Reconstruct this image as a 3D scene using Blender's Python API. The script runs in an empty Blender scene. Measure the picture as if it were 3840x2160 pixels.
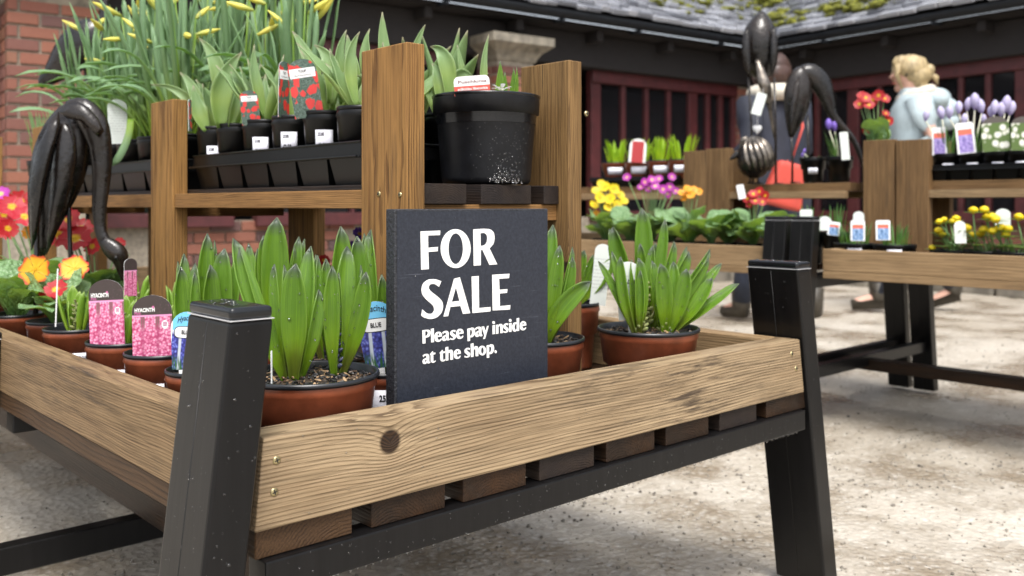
import bpy, bmesh, math, random
from mathutils import Vector, Matrix, Euler, noise as mnoise
R = math.radians
random.seed(7)
S = bpy.context.scene
COL = S.collection
# ------------------------------------------------------------------ camera
YAW = R(42.4)
CAM = Vector((-.4516, -.8703, .7056))
FPX = 3483.0                                   # focal length in photo pixels (3840 wide)
HOR = 769.0                                    # horizon row in the photo
FW = Vector((math.sin(YAW), math.cos(YAW), 0)); RT = Vector((math.cos(YAW), -math.sin(YAW), 0)); UP = Vector((0, 0, 1))
cd = bpy.data.cameras.new('camera'); cam = bpy.data.objects.new('camera', cd); COL.objects.link(cam)
cam.location = CAM; cam.rotation_euler = (R(90), 0, -YAW)
cd.lens = FPX / 3840 * 36; cd.sensor_width = 36; cd.shift_y = -(1080 - HOR) / 3840
cd.clip_start = .02; cd.clip_end = 400
cd.dof.use_dof = True; cd.dof.focus_distance = 1.16; cd.dof.aperture_fstop = 6.2
S.camera = cam
# ------------------------------------------------------------------ world, sun, exposure (overcast day)
w = bpy.data.worlds.new('World'); S.world = w; w.use_nodes = True
nt = w.node_tree; nt.nodes.clear()
sky = nt.nodes.new('ShaderNodeTexSky'); sky.sky_type = 'NISHITA'; sky.sun_disc = False
SUN_EL, SUN_AZ = R(62), R(215)
sky.sun_elevation = SUN_EL; sky.sun_rotation = SUN_AZ; sky.air_density = 1.0; sky.dust_density = 4.0; sky.ozone_density = 1.0
hs = nt.nodes.new('ShaderNodeHueSaturation'); hs.inputs['Saturation'].default_value = .36
bg = nt.nodes.new('ShaderNodeBackground'); bg.inputs[1].default_value = .13
wo = nt.nodes.new('ShaderNodeOutputWorld')
nt.links.new(sky.outputs[0], hs.inputs['Color']); nt.links.new(hs.outputs[0], bg.inputs[0]); nt.links.new(bg.outputs[0], wo.inputs[0])
sl = bpy.data.lights.new('sun', 'SUN'); sl.energy = 1.5; sl.angle = R(20); sl.color = (1, .97, .93)
so = bpy.data.objects.new('sun', sl); COL.objects.link(so)
sd = Vector((math.sin(SUN_AZ) * math.cos(SUN_EL), math.cos(SUN_AZ) * math.cos(SUN_EL), math.sin(SUN_EL)))
so.rotation_euler = sd.to_track_quat('Z', 'Y').to_euler(); so.location = (0, -3, 6)
S.view_settings.view_transform = 'Standard'; S.view_settings.look = 'None'; S.view_settings.gamma = 1
S.view_settings.use_curve_mapping = False; S.view_settings.exposure = 1.22
S.render.engine = 'CYCLES'
S.cycles.use_denoising = True; S.cycles.max_bounces = 8; S.cycles.transparent_max_bounces = 8; S.cycles.transmission_bounces = 6
S.cycles.caustics_reflective = False; S.cycles.caustics_refractive = False; S.cycles.sample_clamp_indirect = 6

# ------------------------------------------------------------------ helpers
V = Vector
def ray(xv, yv):
    "photo pixel (in the 2576-wide view) -> direction of unit depth"
    x, y = xv * 1.49068, yv * 1.49068
    return FW + RT * ((x - 1920) / FPX) + UP * ((HOR - y) / FPX)
def at(xv, yv, X=None, Y=None, Z=None, d=None):
    r = ray(xv, yv)
    if X is not None: d = (X - CAM.x) / r.x
    elif Y is not None: d = (Y - CAM.y) / r.y
    elif Z is not None: d = (Z - CAM.z) / r.z
    return CAM + r * d
def depth(p): return (V(p) - CAM).dot(FW)
def pxm(n, d): return n * 1.49068 * d / FPX            # view pixels -> metres at depth d

class MB:
    def __init__(s): s.v = []; s.f = []; s.u = []
    def add(s, vs, fs, uv=None):
        o = len(s.v); s.v += [tuple(v) for v in vs]; s.f += [tuple(i + o for i in f) for f in fs]
        s.u += list(uv) if uv else [(0, 0)] * len(vs)
        return s
    def box(s, a, b, M=None):
        (x0, y0, z0), (x1, y1, z1) = a, b
        vs = [V(p) for p in ((x0,y0,z0),(x1,y0,z0),(x1,y1,z0),(x0,y1,z0),(x0,y0,z1),(x1,y0,z1),(x1,y1,z1),(x0,y1,z1))]
        if M: vs = [M @ v for v in vs]
        return s.add(vs, [(0,3,2,1),(4,5,6,7),(0,1,5,4),(1,2,6,5),(2,3,7,6),(3,0,4,7)])
    def tube(s, pts, rad, n=8, caps=True, flat=1.0, up=None):
        pts = [V(p) for p in pts]; m = len(pts)
        if not hasattr(rad, '__len__'): rad = [rad] * m
        vs = []
        ref = V(up) if up else V((0.123, .3, 1)).normalized()
        for i, p in enumerate(pts):
            t = (pts[min(i+1, m-1)] - pts[max(i-1, 0)]).normalized()
            a = t.cross(ref)
            if a.length < 1e-4: a = t.cross(V((1, 0, 0)))
            a.normalize(); b = a.cross(t)
            r = rad[i]
            for k in range(n):
                q = 2 * math.pi * k / n
                vs.append(p + a * (math.cos(q) * r) + b * (math.sin(q) * r * flat))
        fs = [(i*n+k, i*n+(k+1) % n, (i+1)*n+(k+1) % n, (i+1)*n+k) for i in range(m-1) for k in range(n)]
        if caps: fs += [tuple(reversed(range(n))), tuple((m-1)*n+k for k in range(n))]
        return s.add(vs, fs)
    def lathe(s, prof, n=32, M=None, close=False):
        vs = [V((r * math.cos(2*math.pi*k/n), r * math.sin(2*math.pi*k/n), z)) for r, z in prof for k in range(n)]
        if M: vs = [M @ v for v in vs]
        m = len(prof)
        fs = [(i*n+k, i*n+(k+1) % n, (i+1)*n+(k+1) % n, (i+1)*n+k) for i in range(m-1) for k in range(n)]
        return s.add(vs, fs)
    def ball(s, c, r, M=None, n=8, m=6):
        if not hasattr(r, '__len__'): r = (r, r, r)
        vs = []
        for i in range(m + 1):
            th = math.pi * i / m
            for k in range(n):
                ph = 2 * math.pi * k / n
                p = V((r[0]*math.sin(th)*math.cos(ph), r[1]*math.sin(th)*math.sin(ph), r[2]*math.cos(th)))
                vs.append((M @ p if M else p) + V(c))
        fs = [(i*n+k, (i+1)*n+k, (i+1)*n+(k+1) % n, i*n+(k+1) % n) for i in range(m) for k in range(n)]
        return s.add(vs, fs)
    def mesh(s, name, mat=None, smooth=False):
        me = bpy.data.meshes.new(name); me.from_pydata(s.v, [], s.f)
        if any(u != (0, 0) for u in s.u):
            l = me.uv_layers.new(name='UVMap')
            for lp in me.loops: l.data[lp.index].uv = s.u[lp.vertex_index]
        if mat: me.materials.append(mat)
        if smooth:
            me.polygons.foreach_set('use_smooth', [True] * len(me.polygons))
        me.update(); return me

def link(name, me, parent=None, M=None, kind=None):
    o = bpy.data.objects.new(name, me); COL.objects.link(o)
    if M is not None: o.matrix_world = M
    if parent is not None:
        o.parent = parent; o.matrix_parent_inverse = PINV(parent)
    if kind: o['kind'] = kind
    return o
def world_of(o):
    m = Matrix.LocRotScale(o.location, o.rotation_euler, o.scale)
    if o.parent: m = world_of(o.parent) @ o.matrix_parent_inverse @ m
    return m
def PINV(p): return world_of(p).inverted()
def thing(name, label, cat, loc=(0, 0, 0), group=None):
    o = bpy.data.objects.new(name, None); COL.objects.link(o); o.location = loc; o.empty_display_size = .05
    o['label'] = label; o['category'] = cat
    if group: o['group'] = group
    return o
def tagp(o, label, cat, group=None):
    o['label'] = label; o['category'] = cat
    if group: o['group'] = group
    return o
def bevel(me, wd, seg=1):
    bm = bmesh.new(); bm.from_mesh(me)
    bmesh.ops.bevel(bm, geom=bm.edges[:], offset=wd, segments=seg, affect='EDGES', profile=.6)
    bm.to_mesh(me); bm.free(); return me
def bar(name, a, b, mat, parent, axis='X', bev=.0015, seg=1, jitter=0):
    "axis-aligned timber or steel between corners a and b; mesh local X runs along its length"
    a, b = V(a), V(b); c = (a + b) / 2; d = b - a
    if axis == 'X': sx, sy, sz = abs(d.x), abs(d.y), abs(d.z); rot = Matrix.Identity(4)
    elif axis == 'Y': sx, sy, sz = abs(d.y), abs(d.x), abs(d.z); rot = Matrix.Rotation(R(90), 4, 'Z')
    else: sx, sy, sz = abs(d.z), abs(d.y), abs(d.x); rot = Matrix.Rotation(R(-90), 4, 'Y')
    me = MB().box((-sx/2, -sy/2, -sz/2), (sx/2, sy/2, sz/2)).mesh(name, mat)
    if bev: bevel(me, bev, seg)
    return link(name, me, parent, Matrix.Translation(c) @ rot @ Euler((random.uniform(-1, 1)*jitter, random.uniform(-1, 1)*jitter, random.uniform(-1, 1)*jitter)).to_matrix().to_4x4())

# ------------------------------------------------------------------ materials
MATS = {}
def nodes(name):
    m = bpy.data.materials.new(name); m.use_nodes = True; t = m.node_tree
    b = t.nodes['Principled BSDF']; MATS[name] = m
    return m, t, b
class NT:
    "tiny helper to write node graphs"
    def __init__(s, t): s.t = t
    def n(s, ty, **kw):
        x = s.t.nodes.new(ty)
        for k, v in kw.items(): setattr(x, k, v)
        return x
    def put(s, sock, v):
        if hasattr(v, 'is_output') or isinstance(v, bpy.types.NodeSocket): s.t.links.new(v, sock)
        else: sock.default_value = v
    def math(s, op, a, b=0.0, c=None, clamp=False):
        x = s.n('ShaderNodeMath', operation=op, use_clamp=clamp); s.put(x.inputs[0], a); s.put(x.inputs[1], b)
        if c is not None: s.put(x.inputs[2], c)
        return x.outputs[0]
    def vec(s, op, a, b=(0, 0, 0)):
        x = s.n('ShaderNodeVectorMath', operation=op); s.put(x.inputs[0], a); s.put(x.inputs[1], b); return x.outputs[0]
    def mix(s, f, a, b, mode='MIX'):
        x = s.n('ShaderNodeMix', data_type='RGBA', blend_type=mode); s.put(x.inputs[0], f)
        s.put(x.inputs[6], a if not isinstance(a, tuple) else (*a[:3], 1)); s.put(x.inputs[7], b if not isinstance(b, tuple) else (*b[:3], 1)); return x.outputs[2]
    def ramp(s, f, st):
        x = s.n('ShaderNodeValToRGB'); e = x.color_ramp.elements
        while len(e) < len(st): e.new(.5)
        for i, (p, c) in enumerate(st):
            e[i].position = p; e[i].color = (c, c, c, 1) if not hasattr(c, '__len__') else (*c[:3], 1)
        s.put(x.inputs[0], f); return x.outputs[0]
    def noise(s, vec, scale, det=3, rough=.55, dist=0.0):
        x = s.n('ShaderNodeTexNoise'); 
        if vec is not None: s.put(x.inputs['Vector'], vec)
        x.inputs['Scale'].default_value = scale; x.inputs['Detail'].default_value = det; x.inputs['Roughness'].default_value = rough; x.inputs['Distortion'].default_value = dist
        return x.outputs[0]
    def vor(s, vec, scale, feat='F1', out=0, rnd=1.0):
        x = s.n('ShaderNodeTexVoronoi', feature=feat); s.put(x.inputs['Vector'], vec); x.inputs['Scale'].default_value = scale; x.inputs['Randomness'].default_value = rnd
        return x.outputs[out]
    def bump(s, b, h, st=.3, dist=.01):
        x = s.n('ShaderNodeBump'); x.inputs['Strength'].default_value = st; x.inputs['Distance'].default_value = dist
        s.put(x.inputs['Height'], h); s.t.links.new(x.outputs[0], b.inputs['Normal'])
    def sep(s, v):
        x = s.n('ShaderNodeSeparateXYZ'); s.put(x.inputs[0], v); return x.outputs
    def comb(s, a, b, c):
        x = s.n('ShaderNodeCombineXYZ'); s.put(x.inputs[0], a); s.put(x.inputs[1], b); s.put(x.inputs[2], c); return x.outputs[0]
    def obj(s): return s.n('ShaderNodeTexCoord').outputs['Object']
    def uv(s): return s.n('ShaderNodeTexCoord').outputs['UV']
    def rnd(s): return s.n('ShaderNodeObjectInfo').outputs['Random']

def wood(name, light, dark, freq=170, contrast=.75, stain=(.25, .16, .09), stain_amt=.35, rough=.62, warp=.006, knots=(), bump=.5, pith=.06, grime=.5):
    m, t, b = nodes(name); g = NT(t)
    o = g.obj(); rn = g.rnd(); x, y, z = g.sep(o)
    off = g.comb(g.math('MULTIPLY', rn, 13.7), g.math('MULTIPLY', rn, 7.3), g.math('MULTIPLY', rn, 29.1))
    p = g.vec('ADD', o, off)
    ps = g.vec('MULTIPLY', p, (2.2, 7, 7))
    n1 = g.math('SUBTRACT', g.noise(ps, 1.0, 2), .5); n2 = g.math('SUBTRACT', g.noise(g.vec('ADD', ps, (5, 9, 3)), 1.0, 2), .5)
    yy = g.math('ADD', g.math('ADD', y, g.math('MULTIPLY', n1, warp * 4)), g.math('MULTIPLY', g.math('SUBTRACT', rn, .5), .12))
    zz = g.math('ADD', g.math('ADD', z, g.math('MULTIPLY', n2, warp * 4)), g.math('ADD', g.math('MULTIPLY', rn, .05), pith))
    r = g.math('SQRT', g.math('ADD', g.math('POWER', g.math('ABSOLUTE', yy), 2), g.math('POWER', g.math('ABSOLUTE', zz), 2)))
    knotmask = None
    for (kx, ky, kr) in knots:
        d = g.math('SQRT', g.math('ADD', g.math('POWER', g.math('ABSOLUTE', g.math('SUBTRACT', x, kx)), 2), g.math('POWER', g.math('ABSOLUTE', g.math('SUBTRACT', z, ky)), 2)))
        d = g.math('ADD', d, g.math('MULTIPLY', n1, .006))
        infl = g.math('POWER', 2.718, g.math('MULTIPLY', d, -1 / (kr * 1.7)))
        r = g.math('ADD', r, g.math('MULTIPLY', infl, kr * 1.4))
        km = g.ramp(g.math('DIVIDE', d, kr), [(.0, 1), (.75, 1), (1, .0)])
        knotmask = km if knotmask is None else g.math('MAXIMUM', knotmask, km)
    tt = g.math('FRACT', g.math('MULTIPLY', g.math('ADD', r, g.math('MULTIPLY', g.noise(g.vec('MULTIPLY', p, (4, 55, 55)), 1, 3), .0075)), freq))
    ring = g.math('MULTIPLY', g.ramp(tt, [(0, .05), (.35, .08), (.6, .5), (.82, 1), (.95, 1), (1, .1)]), g.ramp(g.noise(g.vec('MULTIPLY', p, (5, 45, 45)), 1, 4, .65), [(.32, .1), (.62, 1)]))
    fib = g.noise(g.vec('MULTIPLY', p, (9, 420, 420)), 1, 2)
    big = g.noise(g.vec('MULTIPLY', p, (2.5, 12, 12)), 1, 4, .65)
    patch = g.ramp(big, [(.42, 0), (.72, 1)])
    c = g.mix(g.math('MULTIPLY', ring, contrast), light, dark)
    c = g.mix(g.math('MULTIPLY', patch, stain_amt), c, stain)
    c = g.mix(.75, c, g.ramp(fib, [(.28, .35), (.58, 1)]), 'MULTIPLY')
    gr1 = g.noise(g.vec('MULTIPLY', p, (7, 90, 90)), 1, 5, .7); gr2 = g.noise(g.vec('MULTIPLY', g.vec('ADD', p, (3, 1, 2)), (3, 9, 9)), 1, 3, .6)
    c = g.mix(g.math('MULTIPLY', g.math('MULTIPLY', g.ramp(gr1, [(.5, 0), (.62, 1)]), g.ramp(gr2, [(.48, 0), (.66, 1)])), grime), c, (.045, .034, .026))
    crk = g.noise(g.vec('MULTIPLY', p, (4, 260, 260)), 1, 2, .5)
    c = g.mix(g.ramp(crk, [(.70, 0), (.74, .8)]), c, (.03, .02, .013))
    c = g.mix(g.math('MULTIPLY', g.math('SUBTRACT', rn, .3), .35, clamp=True), c, (light[0]*.62, light[1]*.55, light[2]*.5))
    if knotmask is not None:
        kc = g.ramp(g.math('FRACT', g.math('MULTIPLY', r, 260)), [(0, (.012, .008, .006)), (.6, (.05, .028, .015)), (1, (.015, .01, .008))])
        c = g.mix(knotmask, c, kc)
    t.links.new(c, b.inputs['Base Color'])
    b.inputs['Roughness'].default_value = rough; b.inputs['Specular IOR Level'].default_value = .18
    g.bump(b, g.math('SUBTRACT', g.math('MULTIPLY', fib, .5), ring), bump, .0012)
    return m
def plain(name, col, rough=.5, var=.12, scale=30, bump=0, metal=0, spec=.5, vs=(1, 1, 1), coat=0):
    m, t, b = nodes(name); g = NT(t)
    o = g.vec('ADD', g.obj(), g.comb(g.math('MULTIPLY', g.rnd(), 9), 0.0, 0.0))
    n = g.noise(g.vec('MULTIPLY', o, vs), scale, 4, .6)
    c = g.mix(1.0, tuple(col), g.ramp(n, [(.25, 1 - var * 2), (.75, 1 + 0)]), 'MULTIPLY')
    t.links.new(c, b.inputs['Base Color'])
    b.inputs['Roughness'].default_value = rough; b.inputs['Metallic'].default_value = metal; b.inputs['Specular IOR Level'].default_value = spec
    b.inputs['Coat Weight'].default_value = coat; b.inputs['Coat Roughness'].default_value = .12
    if bump: g.bump(b, n, bump, .004)
    return m
wood('rail_pine', (.34, .235, .125), (.12, .068, .032), freq=205, contrast=.85, stain=(.11, .068, .037), stain_amt=.55, pith=.10, grime=.7)
wood('front_rail_pine', (.40, .298, .18), (.07, .043, .023), freq=215, contrast=.92, stain=(.135, .083, .042), stain_amt=.6, knots=((-.36, .017, .0165), (.61, -.2, .02)), pith=.13, warp=.0040, grime=1.0, bump=.9, rough=.46)
wood('side_rail_pine', (.255, .172, .092), (.095, .054, .027), freq=260, contrast=.85, stain=(.10, .06, .033), stain_amt=.6, knots=((.25, .03, .01),), pith=.12, grime=.9, bump=.8)
wood('post_pine', (.33, .178, .058), (.085, .038, .013), freq=210, contrast=.95, stain=(.14, .067, .025), stain_amt=.45, pith=.10, warp=.005, grime=.6, bump=.8)
wood('post_knotty', (.245, .145, .058), (.075, .036, .014), freq=330, contrast=.75, stain=(.065, .037, .017), stain_amt=.65, knots=((-.06, .02, .012),), pith=.1)
wood('shelf_pine', (.29, .155, .056), (.09, .042, .015), freq=300, contrast=.8, stain=(.12, .057, .022), stain_amt=.5, pith=.1)
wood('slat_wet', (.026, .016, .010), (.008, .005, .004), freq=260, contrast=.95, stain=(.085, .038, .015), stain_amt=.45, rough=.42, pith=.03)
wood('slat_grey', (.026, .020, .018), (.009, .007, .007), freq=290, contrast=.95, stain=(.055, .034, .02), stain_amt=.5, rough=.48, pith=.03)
wood('slat_edge', (.085, .048, .024), (.022, .012, .007), freq=240, contrast=.9, stain=(.055, .032, .02), stain_amt=.55, rough=.5, pith=.03)
wood('far_pine', (.34, .232, .125), (.17, .105, .05), freq=120, contrast=.5, stain=(.17, .105, .052), stain_amt=.5)
wood('far_post', (.225, .135, .062), (.10, .055, .023), freq=140, contrast=.7, stain=(.085, .048, .022), stain_amt=.6)
plain('black_steel', (.0075, .0072, .0076), .30, .25, 60, .05, 0, .26, (1, 1, .05))
plain('cap_plastic', (.006, .007, .009), .2, .15, 40, .03)
plain('bright_seam', (.55, .55, .56), .3, .1)
plain('terracotta_plastic', (.30, .078, .034), .34, .3, 26, .06)
plain('rim_plastic', (.012, .0135, .017), .33, .15, 30)
plain('black_plastic', (.0032, .0034, .004), .36, .3, 30, .05, 0, .3)
plain('old_black_plastic', (.0085, .0095, .0125), .42, .35, 40, .15, 0, .32)
plain('brass', (.62, .52, .28), .3, .3, 200, 0, .9)
plain('dark_hole', (.01, .01, .01), .6)
plain('label_white', (.78, .78, .86), .4, .03)
plain('tag_white', (.82, .82, .82), .35, .03)
plain('ink', (.012, .012, .014), .5)
plain('white_paint', (.86, .86, .84), .5, .03)
plain('pink_ink', (.62, .16, .36), .5)
plain('sign_edge', (.030, .032, .040), .55, .4, 220, .6)
m, t, b = nodes('water_drop'); g = NT(t); tr_ = g.n('ShaderNodeBsdfTransparent'); gl_ = g.n('ShaderNodeBsdfGlossy'); gl_.inputs['Roughness'].default_value = .04; fr_ = g.n('ShaderNodeFresnel'); fr_.inputs[0].default_value = 1.45; mx_ = g.n('ShaderNodeMixShader')
t.links.new(g.math('ADD', fr_.outputs[0], .07, clamp=True), mx_.inputs[0]); t.links.new(tr_.outputs[0], mx_.inputs[1]); t.links.new(gl_.outputs[0], mx_.inputs[2]); t.links.new(mx_.outputs[0], t.nodes['Material Output'].inputs[0])
# sign board: slate-blue paint with fine scratches
m, t, b = nodes('sign_paint'); g = NT(t); o = g.obj()
n = g.noise(g.vec('MULTIPLY', o, (1, 1, 1)), 260, 3); sc = g.noise(g.vec('MULTIPLY', o, (14, 14, 420)), 1, 3)
c = g.mix(g.ramp(n, [(.35, 0), (.75, 1)]), (.015, .018, .027), (.027, .031, .044))
c = g.mix(g.math('MULTIPLY', g.ramp(sc, [(.68, 0), (.78, 1)]), .35), c, (.22, .23, .28))
fl = g.ramp(g.vor(o, 95), [(.0, 1), (.055, 1), (.07, 0)])
c = g.mix(g.math('MULTIPLY', fl, g.ramp(g.noise(o, 30), [(.58, 0), (.62, .8)])), c, (.5, .5, .5))
t.links.new(c, b.inputs['Base Color']); b.inputs['Roughness'].default_value = .48; b.inputs['Specular IOR Level'].default_value = .4; g.bump(b, n, .35, .0008)
# soil and bark chips
m, t, b = nodes('compost'); g = NT(t); o = g.obj(); n = g.noise(o, 160, 4)
t.links.new(g.ramp(n, [(.3, (.012, .009, .007)), (.6, (.05, .035, .025)), (.75, (.16, .10, .06))]), b.inputs['Base Color']); b.inputs['Roughness'].default_value = .55; g.bump(b, n, 1, .004)
for nm, cc in (('bark_dark', (.022, .020, .020)), ('bark_brown', (.10, .06, .035)), ('bark_pale', (.46, .30, .16))): plain(nm, cc, .5, .35, 90, .3)

def leafmat(name, green, deep, tip=None, base=None, edge=(.45, .52, .22), stripes=.5, trans=.35, rough=.32, wrinkle=0, bloom=(0, 0, 0), bloom_amt=0):
    m, t, b = nodes(name); g = NT(t)
    u, v, _ = g.sep(g.uv()); rn = g.rnd()
    st = g.noise(g.comb(g.math('MULTIPLY', u, 26.), g.math('ADD', g.math('MULTIPLY', v, 1.2), g.math('MULTIPLY', rn, 20.)), rn), 1, 2, .7)
    mo = g.noise(g.comb(g.math('MULTIPLY', u, 2.), g.math('MULTIPLY', v, 4.), g.math('MULTIPLY', rn, 20.)), 1, 3)
    c = g.mix(g.math('MULTIPLY', g.ramp(st, [(.42, 0), (.6, 1)]), stripes), green, deep)
    c = g.mix(g.math('MULTIPLY', g.ramp(mo, [(.35, 0), (.7, 1)]), .45), c, (deep[0]*1.1, deep[1]*1.05, deep[2]*1.3))
    c = g.mix(g.math('MULTIPLY', g.math('SUBTRACT', rn, .2), .5, clamp=True), c, (green[0]*.7, green[1]*.85, green[2]*.9))
    c = g.mix(g.ramp(v, [(.12, .0), (.3, .5), (.62, 0)]), c, (min(1, green[0]*1.5), green[1]*1.25, green[2]*.7))
    if bloom_amt: c = g.mix(g.math('MULTIPLY', g.ramp(v, [(.1, 0), (.6, 1)]), bloom_amt), c, bloom)
    if base: c = g.mix(g.math('MULTIPLY', g.ramp(g.math('ADD', v, g.math('MULTIPLY', g.math('SUBTRACT', mo, .5), .25)), [(.0, .35), (.08, .8), (.2, .65), (.38, 0)]), g.ramp(rn, [(.1, .25), (.7, 1)])), c, base)
    if tip: c = g.mix(g.ramp(v, [(.86, 0), (.95, .7), (1, 1)]), c, tip)
    e = g.math('ABSOLUTE', g.math('SUBTRACT', u, .5))
    if edge: c = g.mix(g.ramp(e, [(.47, 0), (.497, .18)]), c, edge)
    t.links.new(c, b.inputs['Base Color']); b.inputs['Roughness'].default_value = rough; b.inputs['Specular IOR Level'].default_value = .45
    if wrinkle:
        wn = g.vor(g.comb(g.math('MULTIPLY', u, 7.), g.math('MULTIPLY', v, 12.), rn), 1.0)
        g.bump(b, wn, wrinkle, .006)
    else: g.bump(b, st, .5, .0012)
    tr = g.n('ShaderNodeBsdfTranslucent'); t.links.new(g.mix(1.0, c, (1.7, 1.6, .35), 'MULTIPLY'), tr.inputs[0])
    mx = g.n('ShaderNodeMixShader'); mx.inputs[0].default_value = trans
    t.links.new(b.outputs[0], mx.inputs[1]); t.links.new(tr.outputs[0], mx.inputs[2]); t.links.new(mx.outputs[0], t.nodes['Material Output'].inputs[0])
    return m
leafmat('hyacinth_leaf', (.20, .37, .010), (.08, .19, .007), tip=(.10, .11, .12), base=(.085, .035, .022), edge=(.34, .46, .12), stripes=.7, trans=.45, bloom=(.15, .26, .07), bloom_amt=.35, rough=.2)
leafmat('hyacinth_short', (.26, .42, .045), (.13, .27, .03), tip=(.30, .42, .12), base=None, edge=(.5, .6, .22), stripes=.3, trans=.4)
leafmat('tulip_leaf', (.24, .355, .10), (.13, .235, .06), tip=(.32, .28, .2), base=(.22, .33, .08), edge=(.58, .66, .45), stripes=.3, trans=.35, bloom=(.26, .38, .22), bloom_amt=.45, rough=.34)
leafmat('daffodil_leaf', (.20, .33, .075), (.12, .235, .055), tip=None, base=(.28, .42, .03), edge=None, stripes=.3, trans=.4, bloom=(.30, .45, .34), bloom_amt=.5, rough=.3)
leafmat('primrose_leaf', (.17, .30, .10), (.095, .20, .065), tip=None, edge=(.3, .42, .2), stripes=.1, trans=.25, wrinkle=.9, rough=.36, bloom=(.25, .38, .22), bloom_amt=.35)
leafmat('lime_leaf', (.33, .50, .03), (.2, .36, .02), edge=None, stripes=.4, trans=.45)
leafmat('grass_leaf', (.10, .22, .06), (.06, .15, .04), edge=None, stripes=.3, trans=.3)
def petal(name, col, eye, e0=.18, e1=.34, rim=None):
    m, t, b = nodes(name); g = NT(t); u, v, _ = g.sep(g.uv()); rn = g.rnd()
    n = g.noise(g.vec('MULTIPLY', g.uv(), (6, 3, 1)), 3, 3)
    vv = g.math('ADD', v, g.math('MULTIPLY', g.math('SUBTRACT', n, .5), .22))
    c = g.mix(g.ramp(vv, [(e0, 1), (e1, 0)]), col, eye)
    if rim: c = g.mix(g.ramp(vv, [(.72, 0), (.88, 1)]), c, rim)
    c = g.mix(g.math('MULTIPLY', rn, .3), c, (col[0]*.6, col[1]*.5, col[2]*.6))
    t.links.new(c, b.inputs['Base Color']); b.inputs['Roughness'].default_value = .5
    tr = g.n('ShaderNodeBsdfTranslucent'); t.links.new(c, tr.inputs[0]); mx = g.n('ShaderNodeMixShader'); mx.inputs[0].default_value = .3
    t.links.new(b.outputs[0], mx.inputs[1]); t.links.new(tr.outputs[0], mx.inputs[2]); t.links.new(mx.outputs[0], t.nodes['Material Output'].inputs[0])
petal('petal_red', (.43, .006, .010), (.85, .55, .01)); petal('petal_flame', (.80, .42, .01), (.85, .50, .01), .3, .7, rim=(.55, .015, .015))
petal('petal_pinkred', (.52, .02, .04), (.85, .6, .02)); petal('petal_yellow', (.85, .66, .01), (.85, .5, .01)); petal('petal_magenta', (.42, .025, .36), (.85, .6, .2), .2, .36)
petal('petal_orange', (.85, .36, .01), (.8, .25, .01)); petal('petal_violet', (.10, .03, .38), (.5, .3, .02)); petal('petal_lilac', (.62, .58, .80), (.35, .28, .6), .05, .3)
petal('petal_purple', (.26, .16, .62), (.2, .1, .4), .05, .3); petal('petal_bluebud', (.16, .25, .62), (.4, .4, .6)); petal('daffodil_bud', (.82, .76, .16), (.38, .45, .08), .1, .45)
petal('petal_white', (.85, .85, .82), (.8, .8, .6)); petal('bud_green', (.33, .36, .13), (.2, .26, .08), .1, .4); petal('bud_slate', (.09, .10, .17), (.06, .08, .08), .05, .3)

# ================================================================== SETTING
m, t, b = nodes('gravel_ground'); g = NT(t); o = g.obj()
big = g.noise(o, .9, 5, .6); mid = g.noise(o, 2.6, 6, .62); fine = g.noise(o, 75, 3, .7); vr = g.vor(o, 55); vc = g.vor(o, 55, out=1)
c = g.mix(g.ramp(big, [(.38, 0), (.62, 1)]), (.36, .315, .25), (.49, .45, .385))
c = g.mix(g.math('MULTIPLY', g.ramp(mid, [(.47, 0), (.62, 1)]), .78), c, (.20, .155, .10))
mid2 = g.noise(o, 22, 4, .7); c = g.mix(g.math('MULTIPLY', g.ramp(mid2, [(.54, 0), (.70, 1)]), .4), c, (.22, .18, .13)); c = g.mix(g.math('MULTIPLY', g.ramp(mid2, [(.30, 1), (.42, 0)]), .6), c, (.66, .63, .57))
c = g.mix(g.math('MULTIPLY', g.ramp(vr, [(.2, 1), (.45, 0)]), .45), c, g.mix(g.sep(vc)[0], (.30, .265, .215), (.68, .65, .59)))
c = g.mix(g.ramp(fine, [(.3, .55), (.45, 0)]), c, (.16, .125, .09))
t.links.new(c, b.inputs['Base Color'])
t.links.new(g.ramp(mid, [(.38, .55), (.6, .2)]), b.inputs['Roughness']); b.inputs['Specular IOR Level'].default_value = .4
g.bump(b, g.math('ADD', g.math('MULTIPLY', fine, .4), g.math('MULTIPLY', vr, .6)), .5, .012)
def hgt(x, y): return .012 * mnoise.noise(V((x * .9, y * .9, 3))) + .006 * mnoise.noise(V((x * 3, y * 3, 9))) - .012
gm = MB(); N = 90
xs = [-4 + 12 * i / N for i in range(N + 1)]; ys = [-3 + 11 * i / N for i in range(N + 1)]
xs = [-60, -20] + xs + [20, 60]; ys = [-60, -20] + ys + [20, 60]
gm.add([(x, y, hgt(x, y)) for y in ys for x in xs], [(j*len(xs)+i, j*len(xs)+i+1, (j+1)*len(xs)+i+1, (j+1)*len(xs)+i) for j in range(len(ys)-1) for i in range(len(xs)-1)])
gr = link('ground', gm.mesh('ground', m, True), kind='structure')
plain('pebble', (.38, .34, .28), .4, .45, 4); plain('pebble_dark', (.10, .085, .07), .45, .4, 8)
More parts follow.
